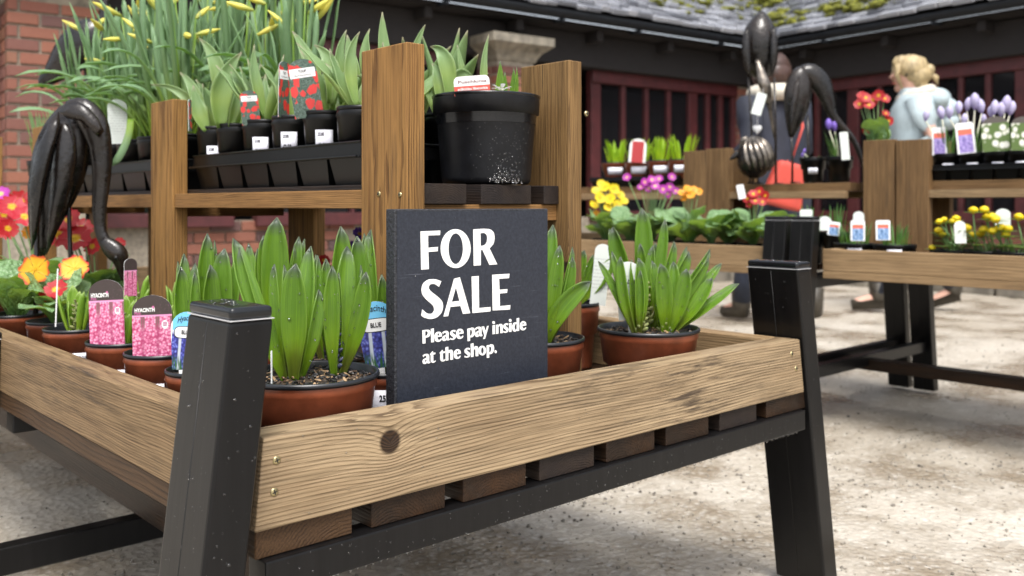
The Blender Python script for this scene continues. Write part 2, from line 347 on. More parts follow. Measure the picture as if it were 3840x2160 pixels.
for nm, mt, cnt, r0, r1 in (('gravel', 'pebble', 9000, .002, .008), ('dark_gravel', 'pebble_dark', 170, .002, .008)):
    pm = MB()
    for i in range(cnt):
        if i % 3: x = random.uniform(-1.2, 4.6); y = random.uniform(-.9, 4)
        else: x = random.uniform(.2, 2.4); y = random.uniform(-.9, 1.2)
        r = random.uniform(r0, r1) * random.uniform(.5, 1)
        z = hgt(x, y) + r * .15
        M = Euler((random.random(), random.random(), random.random() * 6)).to_matrix().to_4x4()
        pm.ball((x, y, z), (r, r * random.uniform(.6, 1), r * random.uniform(.35, .7)), M, 5, 3)
    tagp(link(nm, pm.mesh(nm, MATS[mt]), kind='stuff'), 'pale loose pebbles strewn over the wet yard' if nm == 'gravel' else 'dark bark crumbs and small stones strewn over the wet yard', 'gravel')

# ------------------------------------------------------------------ the barn round the yard (local x = along left wing, y = along right wing, both leaving the inner corner)
plain('barn_beam', (.020, .016, .016), .75, .3, 12, .3, vs=(1, 8, 8)); plain('gutter_paint', (.014, .017, .022), .55, .2, 8, 0, 0, .3)
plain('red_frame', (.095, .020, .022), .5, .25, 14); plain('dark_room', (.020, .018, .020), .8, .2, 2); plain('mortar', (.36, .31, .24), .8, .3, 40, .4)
m, t, b = nodes('brick_clay'); g = NT(t); rn = g.rnd(); o = g.obj(); n = g.noise(g.vec('ADD', o, g.comb(g.math('MULTIPLY', rn, 30.), 0.0, 0.0)), 22, 4)
c = g.ramp(rn, [(0, (.30, .115, .068)), (.35, (.25, .092, .062)), (.62, (.19, .078, .06)), (.85, (.10, .06, .058)), (1, (.36, .15, .08))])
t.links.new(g.mix(1.0, c, g.ramp(n, [(.3, .55), (.7, 1.1)]), 'MULTIPLY'), b.inputs['Base Color']); b.inputs['Roughness'].default_value = .75; g.bump(b, n, .5, .006)
m, t, b = nodes('slate_stone'); g = NT(t); rn = g.rnd(); gi = g.n('ShaderNodeNewGeometry').outputs['Random Per Island']; o = g.obj(); n = g.noise(o, 14, 4)
rr = g.math('FRACT', g.math('ADD', rn, gi))
c = g.mix(rr, (.13, .138, .16), (.40, .41, .445)); c = g.mix(g.ramp(n, [(.55, 0), (.75, .5)]), c, (.30, .30, .27))
t.links.new(c, b.inputs['Base Color']); b.inputs['Roughness'].default_value = .2; b.inputs['Specular IOR Level'].default_value = .75; g.bump(b, n, .2, .004)
m, t, b = nodes('moss'); g = NT(t); o = g.obj(); n = g.noise(o, 30, 4); b.inputs['Roughness'].default_value = .9
t.links.new(g.ramp(n, [(.3, (.05, .055, .01)), (.55, (.15, .155, .014)), (.75, (.26, .26, .022))]), b.inputs['Base Color']); g.bump(b, n, 1, .02)
plain('corbel_stone', (.36, .32, .25), .7, .4, 10, .4)
m, t, b = nodes('window_glass'); b.inputs['Base Color'].default_value = (.012, .012, .014, 1); b.inputs['Roughness'].default_value = .06; b.inputs['Alpha'].default_value = .72
plain('kerb_stone', (.30, .27, .22), .7, .4, 6, .4)
CORN = CAM + RT * 2.478 + FW * 9.09; CORN.z = 0
BM = Matrix.Translation(CORN) @ Matrix.Rotation(math.atan2(.111, -.993), 4, 'Z'); BI = BM.inverted()
def bu(xv, wing, off):
    "photo column -> run along a wing, on the plane lying `off` in front of the gutter line"
    o = BI @ CAM; r = (BI.to_3x3() @ ray(xv, 400))
    if wing == 'L': k = (off - o.y) / r.y; return (o + r * k).x
    k = (off - o.x) / r.x; return (o + r * k).y
barn = {}
for wg, lab in (('L', 'low brick barn wing with red window frames and stone corbels behind the tulip shelf'), ('R', 'low barn wing with mossy slate roof behind the woman in the pale coat')):
    e = thing('barn', lab, 'building', CORN); barn[wg] = e
def W(wing, a, o, z):
    "wing coordinates (along, outwards, up) -> world"
    return BM @ (V((a, o, z)) if wing == 'L' else V((o, a, z)))
def wbox(mb, wing, a0, a1, o0, o1, z0, z1):
    if wing == 'L': mb.box((a0, o0, z0), (a1, o1, z1), BM)
    else: mb.box((o0, a0, z0), (o1, a1, z1), BM)
    return mb
def wpart(name, wing, spec, mat, parent=None, bev=0):
    "own-frame box so that object coordinates follow the wing"
    a0, a1, o0, o1, z0, z1 = spec
    me = MB().box((-(a1-a0)/2, -(o1-o0)/2, -(z1-z0)/2), ((a1-a0)/2, (o1-o0)/2, (z1-z0)/2)).mesh(name, MATS[mat])
    if bev: bevel(me, bev)
    c = W(wing, (a0+a1)/2, (o0+o1)/2, (z0+z1)/2)
    rot = BM.to_3x3().to_4x4() @ (Matrix.Identity(4) if wing == 'L' else Matrix.Rotation(R(90), 4, 'Z'))
    return link(name, me, parent or barn[wing], Matrix.Translation(c) @ rot)
PITCH = R(41); EAVE = 2.31
WALLO = -.34
brick_mesh = bevel(MB().box((-.5, -.5, -.5), (.5, .5, .5)).mesh('brick', MATS['brick_clay']), .03)
def brick(parent, wing, a, o, z, la, lo, lz=.065):
    c = W(wing, a, o, z); rot = BM.to_3x3().to_4x4() @ (Matrix.Identity(4) if wing == 'L' else Matrix.Rotation(R(90), 4, 'Z'))
    return link('brick', brick_mesh, parent, Matrix.Translation(c) @ rot @ Matrix.Diagonal((la, lo, lz, 1)))
for wg in 'LR':
    LEN = 9.0 if wg == 'L' else 8.0
    # back wall of the dark rooms, the beam over the windows, the soffit
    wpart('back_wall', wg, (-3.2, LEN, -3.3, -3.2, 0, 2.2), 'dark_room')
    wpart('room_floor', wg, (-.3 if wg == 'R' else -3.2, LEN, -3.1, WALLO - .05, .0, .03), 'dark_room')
    wpart('lintel_beam', wg, (WALLO + .09, LEN, WALLO - .05, WALLO + .12, 1.90, 2.19), 'barn_beam', bev=.008)
    wpart('soffit', wg, (-.04 if wg == 'R' else -3.3, LEN, -3.3, -.04, 2.192 if wg == 'L' else 2.196, 2.23), 'barn_beam')
    for k in range(9):
        a = .35 + k * .85
        wpart('rafter_foot', wg, (a, a + .07, WALLO + .122, -.06, 2.10, 2.19), 'barn_beam', bev=.005)
    wpart('dado_wall', wg, (-.3, LEN, WALLO - .18, WALLO - .02, 0, .60), 'mortar')
    # gutter: a real half-round trough with brackets
    gb = MB(); n = 10; pr = []
    for k in range(n + 1):
        q = math.pi + math.pi * k / n; pr.append((.06 + .062 * math.cos(q), 2.275 + .062 * math.sin(q)))
    for k in range(n, -1, -1):
        q = math.pi + math.pi * k / n; pr.append((.06 + .057 * math.cos(q), 2.275 + .057 * math.sin(q)))
    vs = [W(wg, a, o_, z_) for a in (.0, LEN) for o_, z_ in pr]; L_ = len(pr)
    gb.add(vs, [(i, (i+1) % L_, L_ + (i+1) % L_, L_ + i) for i in range(L_)] + [tuple(range(L_)), tuple(reversed(range(L_, 2*L_)))])
    gu = link('gutter', gb.mesh('gutter', MATS['gutter_paint']), barn[wg])
    for a in (.7, 1.75, 2.6, 3.7, 4.8, 5.9):
        wpart('bracket', wg, (a, a + .03, -.03, .09, 2.185, 2.212), 'gutter_paint', gu)
    # roof board under the slates, bounded by the valley
    top = 4.6
    vs = [W(wg, 0.02, .05, EAVE - .03), W(wg, LEN, .05, EAVE - .03), W(wg, LEN, -top * math.cos(PITCH), EAVE - .03 + top * math.sin(PITCH)), W(wg, -top * math.cos(PITCH), -top * math.cos(PITCH), EAVE - .03 + top * math.sin(PITCH))]
    rf = link('roof', MB().add(vs + [v + V((0, 0, -.06)) for v in vs], [(0, 1, 2, 3), (7, 6, 5, 4), (0, 4, 5, 1), (1, 5, 6, 2), (2, 6, 7, 3), (3, 7, 4, 0)]).mesh('roof', MATS['barn_beam']), barn[wg])
    # slates: uneven courses; the ones that show largest are single objects, the rest one part
    EXP = .106; joined = MB(); singles = []
    sm_ = bevel(MB().box((-.5, -.5, -.5), (.5, .5, .5)).mesh('slate', MATS['slate_stone']), .06)
    rowrot = BM.to_3x3().to_4x4() @ (Matrix.Identity(4) if wg == 'L' else (Matrix.Rotation(R(90), 4, 'Z') @ Matrix.Scale(-1, 4, (0, 1, 0))))
    rnd = random.Random(3)
    for row in range(30):
        s0 = row * EXP; a = -s0 * math.cos(PITCH) + .03
        while a < LEN:
            wd = rnd.uniform(.10, .22); s = s0 + rnd.uniform(-.012, .012)
            ln = EXP * 1.9; th = rnd.uniform(.030, .046)
            cs = s + ln / 2 - .085
            tilt = PITCH - math.atan(th * 1.2 / EXP) * .75
            pos = W(wg, a + wd / 2, -cs * math.cos(PITCH) + .055, EAVE + cs * math.sin(PITCH) + th * .9)
            M = Matrix.Translation(pos) @ rowrot @ Matrix.Rotation(-tilt, 4, 'X') @ Matrix.Rotation(rnd.uniform(-.03, .03), 4, 'Z') @ Matrix.Diagonal((wd - rnd.uniform(.003, .01), ln, th, 1))
            p = V(pos) - CAM; d = p.dot(FW); px = 1288 + p.dot(RT) / d * FPX / 1.4907; py = 516 - p.z / d * FPX / 1.4907
            if row < 16 and 950 < px < 2600 and py > -5 and d < 9.6 and len(singles) < 300: singles.append(M)
            else: joined.box((-.5, -.5, -.5), (.5, .5, .5), M)
            a += wd
    for M in singles: link('slate', sm_, rf, M)
    link('upper_slates', joined.mesh('upper_slates', MATS['slate_stone']), rf, kind='stuff')
    # moss cushions on the slates
    ms = MB()
    for i in range(420 if wg == 'L' else 1000):
        s = rnd.uniform(.12, 1.5); 
        a = rnd.uniform(-s * .7, 1.9) if wg == 'L' else rnd.uniform(-s * .7, 4.2)
        if wg == 'L' and rnd.random() < (a + 1) / 3.6: continue
        if mnoise.noise(V((a * 1.7, s * 3, 5 if wg == 'L' else 11))) < (-.02 if wg == 'L' else -.14): continue
        p = W(wg, a, -s * math.cos(PITCH) + .055, EAVE + s * math.sin(PITCH) + .045)
        r = rnd.uniform(.02, .06) if wg == 'L' else rnd.uniform(.025, .085); 
        for k in range(6):
            ms.ball(p + V((rnd.uniform(-r, r), rnd.uniform(-r, r), rnd.uniform(0, r * .4))), (r * rnd.uniform(.5, .9), r * rnd.uniform(.5, .9), r * rnd.uniform(.25, .5)), None, 7, 5)
    link('moss', ms.mesh('moss', MATS['moss'], True), rf, kind='stuff')
# windows: frame posts by photo column (left edge, right edge in the 2576 view), panes between
def windows(wing, posts, z0=.62, z1=1.89):
    prev = None
    for x0, x1 in posts:
        a = bu((x0 + x1) / 2, wing, WALLO); h = abs(bu(x0, wing, WALLO) - bu(x1, wing, WALLO)) / 2
        wpart('mullion', wing, (a - h, a + h, WALLO - .05, WALLO + .02, z0, z1), 'red_frame', bev=.004)
        if prev is not None:
            lo, hi = min(a, prev[0]) , max(a, prev[0]); e0 = h if lo == a else prev[1]; e1 = h if hi == a else prev[1]
            wpart('pane', wing, (lo + e0, hi - e1, WALLO - .022, WALLO - .016, z0 + .03, z1 - .03), 'window_glass')
        prev = (a, h)
    a0 = bu(posts[0][0], wing, WALLO); a1 = bu(posts[-1][1], wing, WALLO); a0, a1 = min(a0, a1), max(a0, a1)
    wpart('window_head', wing, (a0 + .002, a1 - .002, WALLO - .054, WALLO + .045, z1 - .10, z1 + .008), 'red_frame', bev=.004)
    wpart('window_sill', wing, (a0 + .002, a1 - .002, WALLO - .054, WALLO + .055, z0 - .06, z0 + .03), 'red_frame', bev=.004)
windows('L', [(1484, 1508), (1561, 1571), (1620, 1629), (1676, 1685), (1730, 1751), (1774, 1784), (1806, 1816), (1839, 1862)])
windows('L', [(640, 664), (760, 770), (880, 890), (990, 1002), (1092, 1116)])
windows('L', [(262, 292), (420, 432), (560, 584)])
windows('L', [(-60, -40), (-8, 16)])
windows('R', [(2050, 2062), (2134, 2162), (2208, 2220), (2290, 2302), (2345, 2360), (2412, 2424), (2480, 2494), (2555, 2590)])
# brick piers with stone corbels, bricks one by one
def pier(wing, a0, a1, o0, o1, ztop, zfrom, corb=True):
    p = wpart('pier', wing, (a0 + .012, a1 - .012, o0, o1 - .012, 0, ztop), 'mortar')
    z = zfrom + .0375; row = 0
    while z < ztop - .02:
        a = a0; k = 0; first = row % 2
        while a < a1 - .03:
            ln = .105 if (first and k == 0) else .215
            ln = min(ln, a1 - a)
            if a1 - a - ln < .06: ln = a1 - a
            brick(p, wing, a + ln / 2 , o1 - .05 + random.uniform(0, .003), z, ln - .015, .1, .061)
            a += ln; k += 1
        for (sa, sg) in ((a0, 1), (a1, -1)):      # the returns of the pier
            o = o1 - .104; 
            while o > o0 + .03:
                ln = min(.105 if row % 2 else .215, o - o0)
                brick(p, wing, sa + sg * .05, o - ln / 2, z, .1, ln - .011); o -= ln
        z += .075; row += 1
    if corb:
        prof = [(.0, ztop), (.015, ztop + .035), (.04, ztop + .07), (.085, ztop + .105), (.11, ztop + .125), (.11, ztop + .19)]
        cb = MB(); vs = []
        for e, zz in prof: vs += [W(wing, a0 - e, o0, zz), W(wing, a1 + e, o0, zz), W(wing, a1 + e, o1 + e, zz), W(wing, a0 - e, o1 + e, zz)]
        L_ = len(prof)
        cb.add(vs, [(i*4+k, i*4+(k+1) % 4, i*4+4+(k+1) % 4, i*4+4+k) for i in range(L_-1) for k in range(4)] + [(3, 2, 1, 0), tuple(L_*4-4+k for k in range(4))])
        link('corbel', cb.mesh('corbel', MATS['corbel_stone']), p)
pier('L', bu(1347, 'L', .0), bu(1251, 'L', .0), WALLO + .05, 0.0, 1.84, 1.2)
pier('L', bu(252, 'L', .02), bu(14, 'L', .02), WALLO + .05, .02, 1.86, .75)
pier('L', bu(1905, 'L', -.25), bu(1863, 'L', -.25), WALLO - .1, WALLO + .06, 1.89, .6, False)
# bricks of the dado where the yard tables leave it visible
for wing, x0, x1 in (('R', 2050, 2200), ('R', 2440, 2590), ('L', 480, 860)):
    a0, a1 = sorted((bu(x0, wing, WALLO), bu(x1, wing, WALLO))); z = .0375; row = 0
    top_ = .60
    while z < top_:
        a = a0 - (.11 if row % 2 else 0)
        while a < a1: brick(barn[wing], wing, a + .1075, WALLO - .05 + random.uniform(0, .004), z, .204, .1); a += .215
        z += .075; row += 1
# brick pier at the right end of the right wing windows
pier('R', bu(2592, 'R', -.3), bu(2592, 'R', -.3) + .5, WALLO - .1, WALLO + .03, 1.89, .1, False)
# drain pipe by the tulip shelf and kerb stones at the wall foot
kb = link('kerb', MB().box((-.2, -.0, -.05), (.2, .02, .0), Matrix.Translation(W('R', 1, -.1, .0))).mesh('kerb', MATS['kerb_stone']), kind='structure')
for wing in 'LR':
    a = .15
    while a < 6:
        ln = random.uniform(.25, .42); st = bevel(MB().box((-ln/2 + .01, -.11, -.07), (ln/2 - .01, .11, .07)).mesh('kerb_block', MATS['kerb_stone']), .035, 3)
        rot = BM.to_3x3().to_4x4() @ (Matrix.Identity(4) if wing == 'L' else Matrix.Rotation(R(90), 4, 'Z'))
        link('kerb_block', st, kb, Matrix.Translation(W(wing, a + ln/2, -.08 + random.uniform(-.02, .02), .035 + random.uniform(-.015, .012))) @ rot @ Euler((random.uniform(-.06, .06), random.uniform(-.06, .06), random.uniform(-.05, .05))).to_matrix().to_4x4())
        a += ln
# small lit lamp inside the barn
lm = at(1557, 323, d=9.3)
lmp = thing('pendant_lamp', 'small warm glowing lamp inside the dark barn window', 'lamp', lm)
m, t, b = nodes('lamp_glow'); b.inputs['Emission Color'].default_value = (1, .62, .25, 1); b.inputs['Emission Strength'].default_value = 14; b.inputs['Base Color'].default_value = (1, .8, .5, 1)
link('bulb', MB().ball(lm, .012).mesh('bulb', m, True), lmp)
link('cord', MB().tube([lm + V((0, 0, .012)), lm + V((0, 0, 2.19 - lm.z))], .003, 5).mesh('cord', MATS['black_steel']), lmp)
link('lamp_shade', MB().lathe([(.008, .04), (.03, .02), (.045, .008)], 16, Matrix.Translation(lm)).mesh('lamp_shade', MATS['black_steel'], True), lmp)

# ================================================================== PLANTER TABLES
ZR = .468                                    # top of our table's rail
drop_rnd = random.Random(11)
def dome(mb, p, n, r, h=.6, seg=6):
    n = V(n).normalized(); a = n.cross(V((.3, .2, .9))).normalized(); b_ = n.cross(a)
    vs = []
    for k in range(seg): q = 2*math.pi*k/seg; vs.append(V(p) + (a*math.cos(q) + b_*math.sin(q)) * r - n * r * .1)
    for k in range(seg): q = 2*math.pi*k/seg; vs.append(V(p) + (a*math.cos(q) + b_*math.sin(q)) * r * .72 + n * r * h * .65)
    vs.append(V(p) + n * r * h)
    fs = [(k, (k+1) % seg, seg+(k+1) % seg, seg+k) for k in range(seg)] + [(seg+k, seg+(k+1) % seg, 2*seg) for k in range(seg)] + [tuple(reversed(range(seg)))]
    mb.add(vs, fs)
def screw(parent, p, n, r=.0045):
    n = V(n); q = n.to_track_quat('Z', 'Y').to_matrix().to_4x4(); M = Matrix.Translation(p) @ q
    s = link('screw', MB().lathe([(0, .0012), (r*.6, .0012), (r, .0004), (r*1.05, -.002)], 14).mesh('screw', MATS['brass'], True), parent, M)
    x = MB(); 
    for a in (.3, 1.87): x.box((-r*.6, -r*.13, .0011), (r*.6, r*.13, .0016), Matrix.Rotation(a, 4, 'Z'))
    link('cross_recess', x.mesh('cross_recess', MATS['dark_hole']), s, M)
def slant_leg(parent, x0, y0, T, Wd, ztop, lean, name='leg', drops=0, two=False):
    "box leg: x range x0..x0+T at ztop, leaning by `lean` metres per metre, y range y0..y0+Wd"
    mb = MB(); zb = 0.0
    def sec(z): dx = lean * (ztop - z); return [V((x0+dx, y0, z)), V((x0+T+dx, y0, z)), V((x0+T+dx, y0+Wd, z)), V((x0+dx, y0+Wd, z))]
    mb.add(sec(zb) + sec(ztop), [(3,2,1,0),(4,5,6,7),(0,1,5,4),(1,2,6,5),(2,3,7,6),(3,0,4,7)])
    me = bevel(mb.mesh(name, MATS['black_steel']), .0045, 3); lg = link(name, me, parent)
    # weld seam down the wide face, bright seam under the cap, cap
    sm = MB()
    for sx, sg in ((x0, -1), (x0 + T, 1)):
        sm.tube([V((sx + lean*(ztop - z) + -sg*.0002, y0 + Wd*.52, z)) for z in (.01, ztop - .004)], .0006, 5)
    link('weld_seam', sm.mesh('weld_seam', MATS['black_steel'], True), lg)
    e = .0004
    link('bright_seam', MB().box((x0 - e, y0 - e, ztop + .0002), (x0+T+e, y0+Wd+e, ztop + .0011)).mesh('bright_seam', MATS['bright_seam']), lg)
    cp = MB().box((x0 + .0004, y0 + .0004, ztop + .0012), (x0+T-.0004, y0+Wd-.0004, ztop + .0135)).mesh('cap', MATS['cap_plastic']); bevel(cp, .0052, 4)
    cp.polygons.foreach_set('use_smooth', [True]*len(cp.polygons))
    link('cap', cp, lg)
    if drops:
        db = MB()
        for i in range(drops):
            z = drop_rnd.uniform(ztop - .32, ztop - .01); f = drop_rnd.random(); r = drop_rnd.choice((.0006, .0008, .001, .0014, .002)) * drop_rnd.uniform(.7, 1.1)
            dx = lean * (ztop - z)
            if f < .6: dome(db, (x0 + dx, y0 + drop_rnd.uniform(.005, Wd-.005), z), (-1, 0, 0), r)
            else: dome(db, (x0 + dx + drop_rnd.uniform(.004, T-.004), y0, z), (0, -1, 0), r)
        for i in range(16):
            dome(db, (x0 + drop_rnd.uniform(.007, T-.007), y0 + drop_rnd.uniform(.007, Wd-.007), ztop + .0133), (0, 0, 1), drop_rnd.uniform(.0015, .0048), .35, 9)
        link('water_drops', db.mesh('water_drops', MATS['water_drop'], True), lg, kind='stuff')
    return lg
TA = thing('planter_table', 'wet two-tier wooden planter table with black steel legs behind the sale board', 'planter table', (.5, 1.2, 0))
LX = 1.033
# end rail with its ends cut to the lean of the legs
h = .095
fr = MB(); l0, l1 = .10, .16
vs = [V((-.516 - l0*h, -.0225, -h/2)), V((.516 + l1*h, -.0225, -h/2)), V((.516 + l1*h, .0225, -h/2)), V((-.516 - l0*h, .0225, -h/2)), V((-.516, -.0225, h/2)), V((.516, -.0225, h/2)), V((.516, .0225, h/2)), V((-.516, .0225, h/2))]
fr.add(vs, [(0,3,2,1),(4,5,6,7),(0,1,5,4),(1,2,6,5),(2,3,7,6),(3,0,4,7)])
rail = link('end_rail', bevel(fr.mesh('end_rail', MATS['front_rail_pine']), .0016, 2), TA, Matrix.Translation((.516, .0225, ZR - h/2)))
for xv, yv in ((696, 1158), (690, 1238), (1992, 890), (2003, 927)): screw(rail, at(xv, yv, Y=0.0) , (0, -1, 0))
db = MB()
for i in range(60): dome(db, (drop_rnd.uniform(.01, 1.02), 0, ZR - drop_rnd.uniform(.004, .09)), (0, -1, 0), drop_rnd.uniform(.0006, .0016), .4)
link('water_drops', db.mesh('water_drops', MATS['water_drop'], True), rail, kind='stuff')
bar('side_rail', (-.008, .082, ZR - h), (.032, 2.75, ZR), MATS['side_rail_pine'], TA, 'Y', .0016)
bar('side_rail', (LX - .045, .0455, ZR - h), (LX - .002, 2.75, ZR), MATS['rail_pine'], TA, 'Y', .0016)
bar('end_rail', (0, 2.70, ZR - h), (LX, 2.745, ZR), MATS['rail_pine'], TA, 'X', .0016)
# slats of the tray, end grain showing under the rail; widths from the photograph
sl_px = [(640, 887), (935, 1120), (1165, 1323), (1358, 1495), (1525, 1646), (1675, 1782), (1810, 1902), (1927, 2026)]
ZS = ZR - h
for i, (a, c) in enumerate(sl_px):
    def linex(xv):
        yv = 1341.5 + (xv - 646) * (986 - 1341.5) / (2025 - 646)
        return at(xv, yv + 20, Y=.006).x
    x0, x1 = linex(a), linex(c)
    if i == 0: x0 = -.006
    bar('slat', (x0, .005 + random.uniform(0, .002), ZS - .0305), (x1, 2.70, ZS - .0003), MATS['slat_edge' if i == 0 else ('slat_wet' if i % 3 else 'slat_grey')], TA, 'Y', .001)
# steel bar under the slats with a row of hanging drops
sb = bar('cross_bar', (.0005, -.004, ZS - .066), (LX + .012, .034, ZS - .031), MATS['black_steel'], TA, 'X', .0022, 2)
db = MB()
for i in range(150):
    dome(db, (drop_rnd.uniform(.0, LX), -.004, drop_rnd.uniform(ZS - .064, ZS - .033)), (0, -1, 0), drop_rnd.choice((.0006, .0008, .0012, .0016)))
x = .05
while x < LX:
    r = drop_rnd.uniform(.0013, .0026); M = None
    db.ball((x, -.001, ZS - .0665), (r, r * .9, r * 1.25), None, 8, 6); x += drop_rnd.choice((.006, .009, .011, .016))
link('water_drops', db.mesh('water_drops', MATS['water_drop'], True), sb, kind='stuff')
slant_leg(TA, -.0455, -.020, .0465, .099, ZR + .1236, -.12, drops=120)
slant_leg(TA, 1.0175, -.004, .046, .103, ZR + .1236, .166, drops=60)
for yy in (.89, 2.66):
    slant_leg(TA, -.0455 - .006, yy + .075, .0465, .099, ZR - .002 if yy < 1 else ZR + .12, -.12)
    slant_leg(TA, 1.0175 + .003, yy + .075, .0465, .099, ZR - .002 if yy < 1 else ZR + .12, .166)
    bar('low_cross_bar', (-.12, yy + .0, .070), (1.12, yy + .035, .118), MATS['black_steel'], TA, 'X', .002)
    bar('tray_bearer', (-.003, yy + .02, ZS - .066), (LX, yy + .06, ZS - .031), MATS['black_steel'], TA, 'X', .002)
bar('stretcher', (.19, .056, .135), (.235, 2.659, .185), MATS['slat_wet'], TA, 'Y', .002)
# upper shelf: posts, rails, slats
XP0, XP1 = .335, .668; PT, PW = .0325, .118; ZSH = ZR + .27
ups = []
for X in (XP0, XP1):
    for i, Y in enumerate((.215, 1.045, 1.93, 2.5)):
        zt = ZR + (.472 if i else (.472 if X == XP0 else .481)) - (.012 if i else 0)
        p = bar('post', (X, Y, ZS), (X + PT, Y + PW, zt), MATS['post_knotty' if (X == XP1 and i == 0) else 'post_pine'], TA, 'Z', .0015, 1)
        ups.append(p)
for xv, yv in ((953, 488), (1006, 490), (987, 542)): screw(ups[0], at(xv, yv, X=XP0), (-1, 0, 0), .0042)
screw(ups[4], at(1478, 286, Y=.215) + V((-.002, 0, 0)), (0, -1, 0), .0045)
bar('shelf_end_rail', (XP0 + PT, .243, ZSH - .0585), (XP1, .271, ZSH - .0315), MATS['shelf_pine'], TA, 'X', .001)
for X in (XP0 + .004, XP1 + .001):
    for y0, y1 in ((.215 + PW, 1.045), (1.045 + PW, 1.93), (1.93 + PW, 2.5)):
        bar('shelf_rail', (X, y0, ZSH - .038), (X + .027, y1, ZSH - .009), MATS['shelf_pine'], TA, 'Y', .001)
for i, (a, c) in enumerate(((1083, 1175), (1212, 1338), (1370, 1450))):
    x0 = at(a, 490, Y=.235).x; x1 = at(c, 490, Y=.235).x
    if i == 0: x0 = XP0 + PT + .001
    if i == 2: x1 = XP1 - .002
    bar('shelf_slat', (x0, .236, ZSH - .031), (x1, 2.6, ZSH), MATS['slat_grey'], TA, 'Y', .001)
for y0 in (.33, 1.16, 2.05):
    bar('shelf_bearer', (XP0 + .033, y0 + .02, ZSH - .0585), (XP1 - .001, y0 + .05, ZSH - .0315), MATS['shelf_pine'], TA, 'X', .001)

# the pair of tables across the yard: X of the near rail, posts and feet read from the photograph
def far_table(label, y0, y1, posts_y, junction):
    T = thing('planter_table', label, 'planter table', (2.7, (y0 + y1) / 2, 0))
    zr = .566; xr = 2.262; wd = .72
    bar('side_rail', (xr, y0, zr - .068), (xr + .03, y1, zr), MATS['far_pine'], T, 'Y', .0015)
    bar('side_rail', (xr + wd, y0, zr - .068), (xr + wd + .03, y1, zr), MATS['far_pine'], T, 'Y', .0015)
    ye = y1 if junction == 'hi' else y0
    for yy in (y0, y1 - .03): bar('end_rail', (xr + .031, yy, zr - .068), (xr + wd - .001, yy + .03, zr), MATS['far_pine'], T, 'X', .0015)
    for k in range(7):
        bar('slat', (xr + .0 + k*.107, y0, zr - .092), (xr + .09 + k*.107, y1, zr - .069), MATS['far_pine' if k == 0 else 'slat_wet'], T, 'Y', .001)
    for yy, inner in ((y0, junction == 'lo'), (y1, junction == 'hi')):
        ly = yy + (.004 if yy == y0 else -.084) - (.09 if yy == y0 else -.09)
        slant_leg(T, xr - .045, ly, .042, .08, zr + .09, -.12); slant_leg(T, xr + wd + .032, ly, .042, .08, zr + .09, .12)
        bar('low_cross_bar', (xr - .10, ly + .02, .15), (xr + wd + .10, ly + .055, .19), MATS['black_steel'], T, 'X', .002)
        bar('tray_bearer', (xr, ly + .02, zr - .125), (xr + wd + .03, ly + .06, zr - .093), MATS['black_steel'], T, 'X', .002)
    bar('stretcher', (xr + .355, y0 + (.35 if junction == 'lo' else 0), .135), (xr + .415, y1 + (.19 if junction == 'hi' else 0), .172), MATS['slat_wet'], T, 'Y', .002)
    X0, X1 = 2.776, 2.95
    for X in (X0, X1):
        for yy, tz in posts_y: bar('post', (X, yy, zr - .068), (X + .033, yy + .115, tz), MATS['far_post'], T, 'Z', .0015)
    ps = sorted(p[0] for p in posts_y); zs = .79
    for X in (X0 + .004, X1):
        bar('shelf_rail', (X, y0 + .01, zs - .0585), (X + .027, y1 - .01, zs - .0315), MATS['far_pine'], T, 'Y', .001)
    for k in range(2): bar('shelf_slat', (X0 + .034 + k*.075, y0 + .005, zs - .031), (X0 + .100 + k*.075, y1 - .005, zs), MATS['far_post'], T, 'Y', .001)
    return T
YJ = .735
YC = at(1775, 480, X=2.776).y
TB = far_table('planter table with crocuses and yellow aconites across the yard', -1.3, YJ - .095, ((.53, .935), (-1.2, .935)), 'hi')
TC = far_table('planter table with primroses and metal birds across the yard', YJ + .095, 3.0, ((.652, .940), (YC - .1165, .94), (YC, .935), (2.7, .94)), 'lo')

# ================================================================== POTS, PLANTS, LABELS
def pot_profile(rad, H, k=.74):
    "stepped plastic pot: outer wall of the body, foot upwards"
    rb = rad * k; r = lambda z: rb + (rad * .93 - rb) * z / H
    return [(rb * .5, .004), (rb * .93, .002), (rb, .008), (r(H*.52) - .002, H*.52), (r(H*.54) + .0038, H*.545), (r(H*.86) + .0038, H*.86), (r(H*.88) + .0058, H*.885), (rad * .965, H * .955)]
POTM = {}
def pot_meshes(rad, H, body, rim):
    key = (round(rad, 4), round(H, 4), body, rim)
    if key not in POTM:
        bm_ = MB().lathe(pot_profile(rad, H), 44).mesh('pot', MATS[body], True)
        # notched step: a few raised lugs as on the real pots
        rm = MB().lathe([(rad * .962, H * .945), (rad, H * .955), (rad * 1.012, H * .975), (rad * 1.0, H), (rad * .975, H * 1.004), (rad * .95, H * .99), (rad * .93, H * .86), (rad * .90, H * .70)], 44).mesh('rim', MATS[rim], True)
        POTM[key] = (bm_, rm)
    return POTM[key]
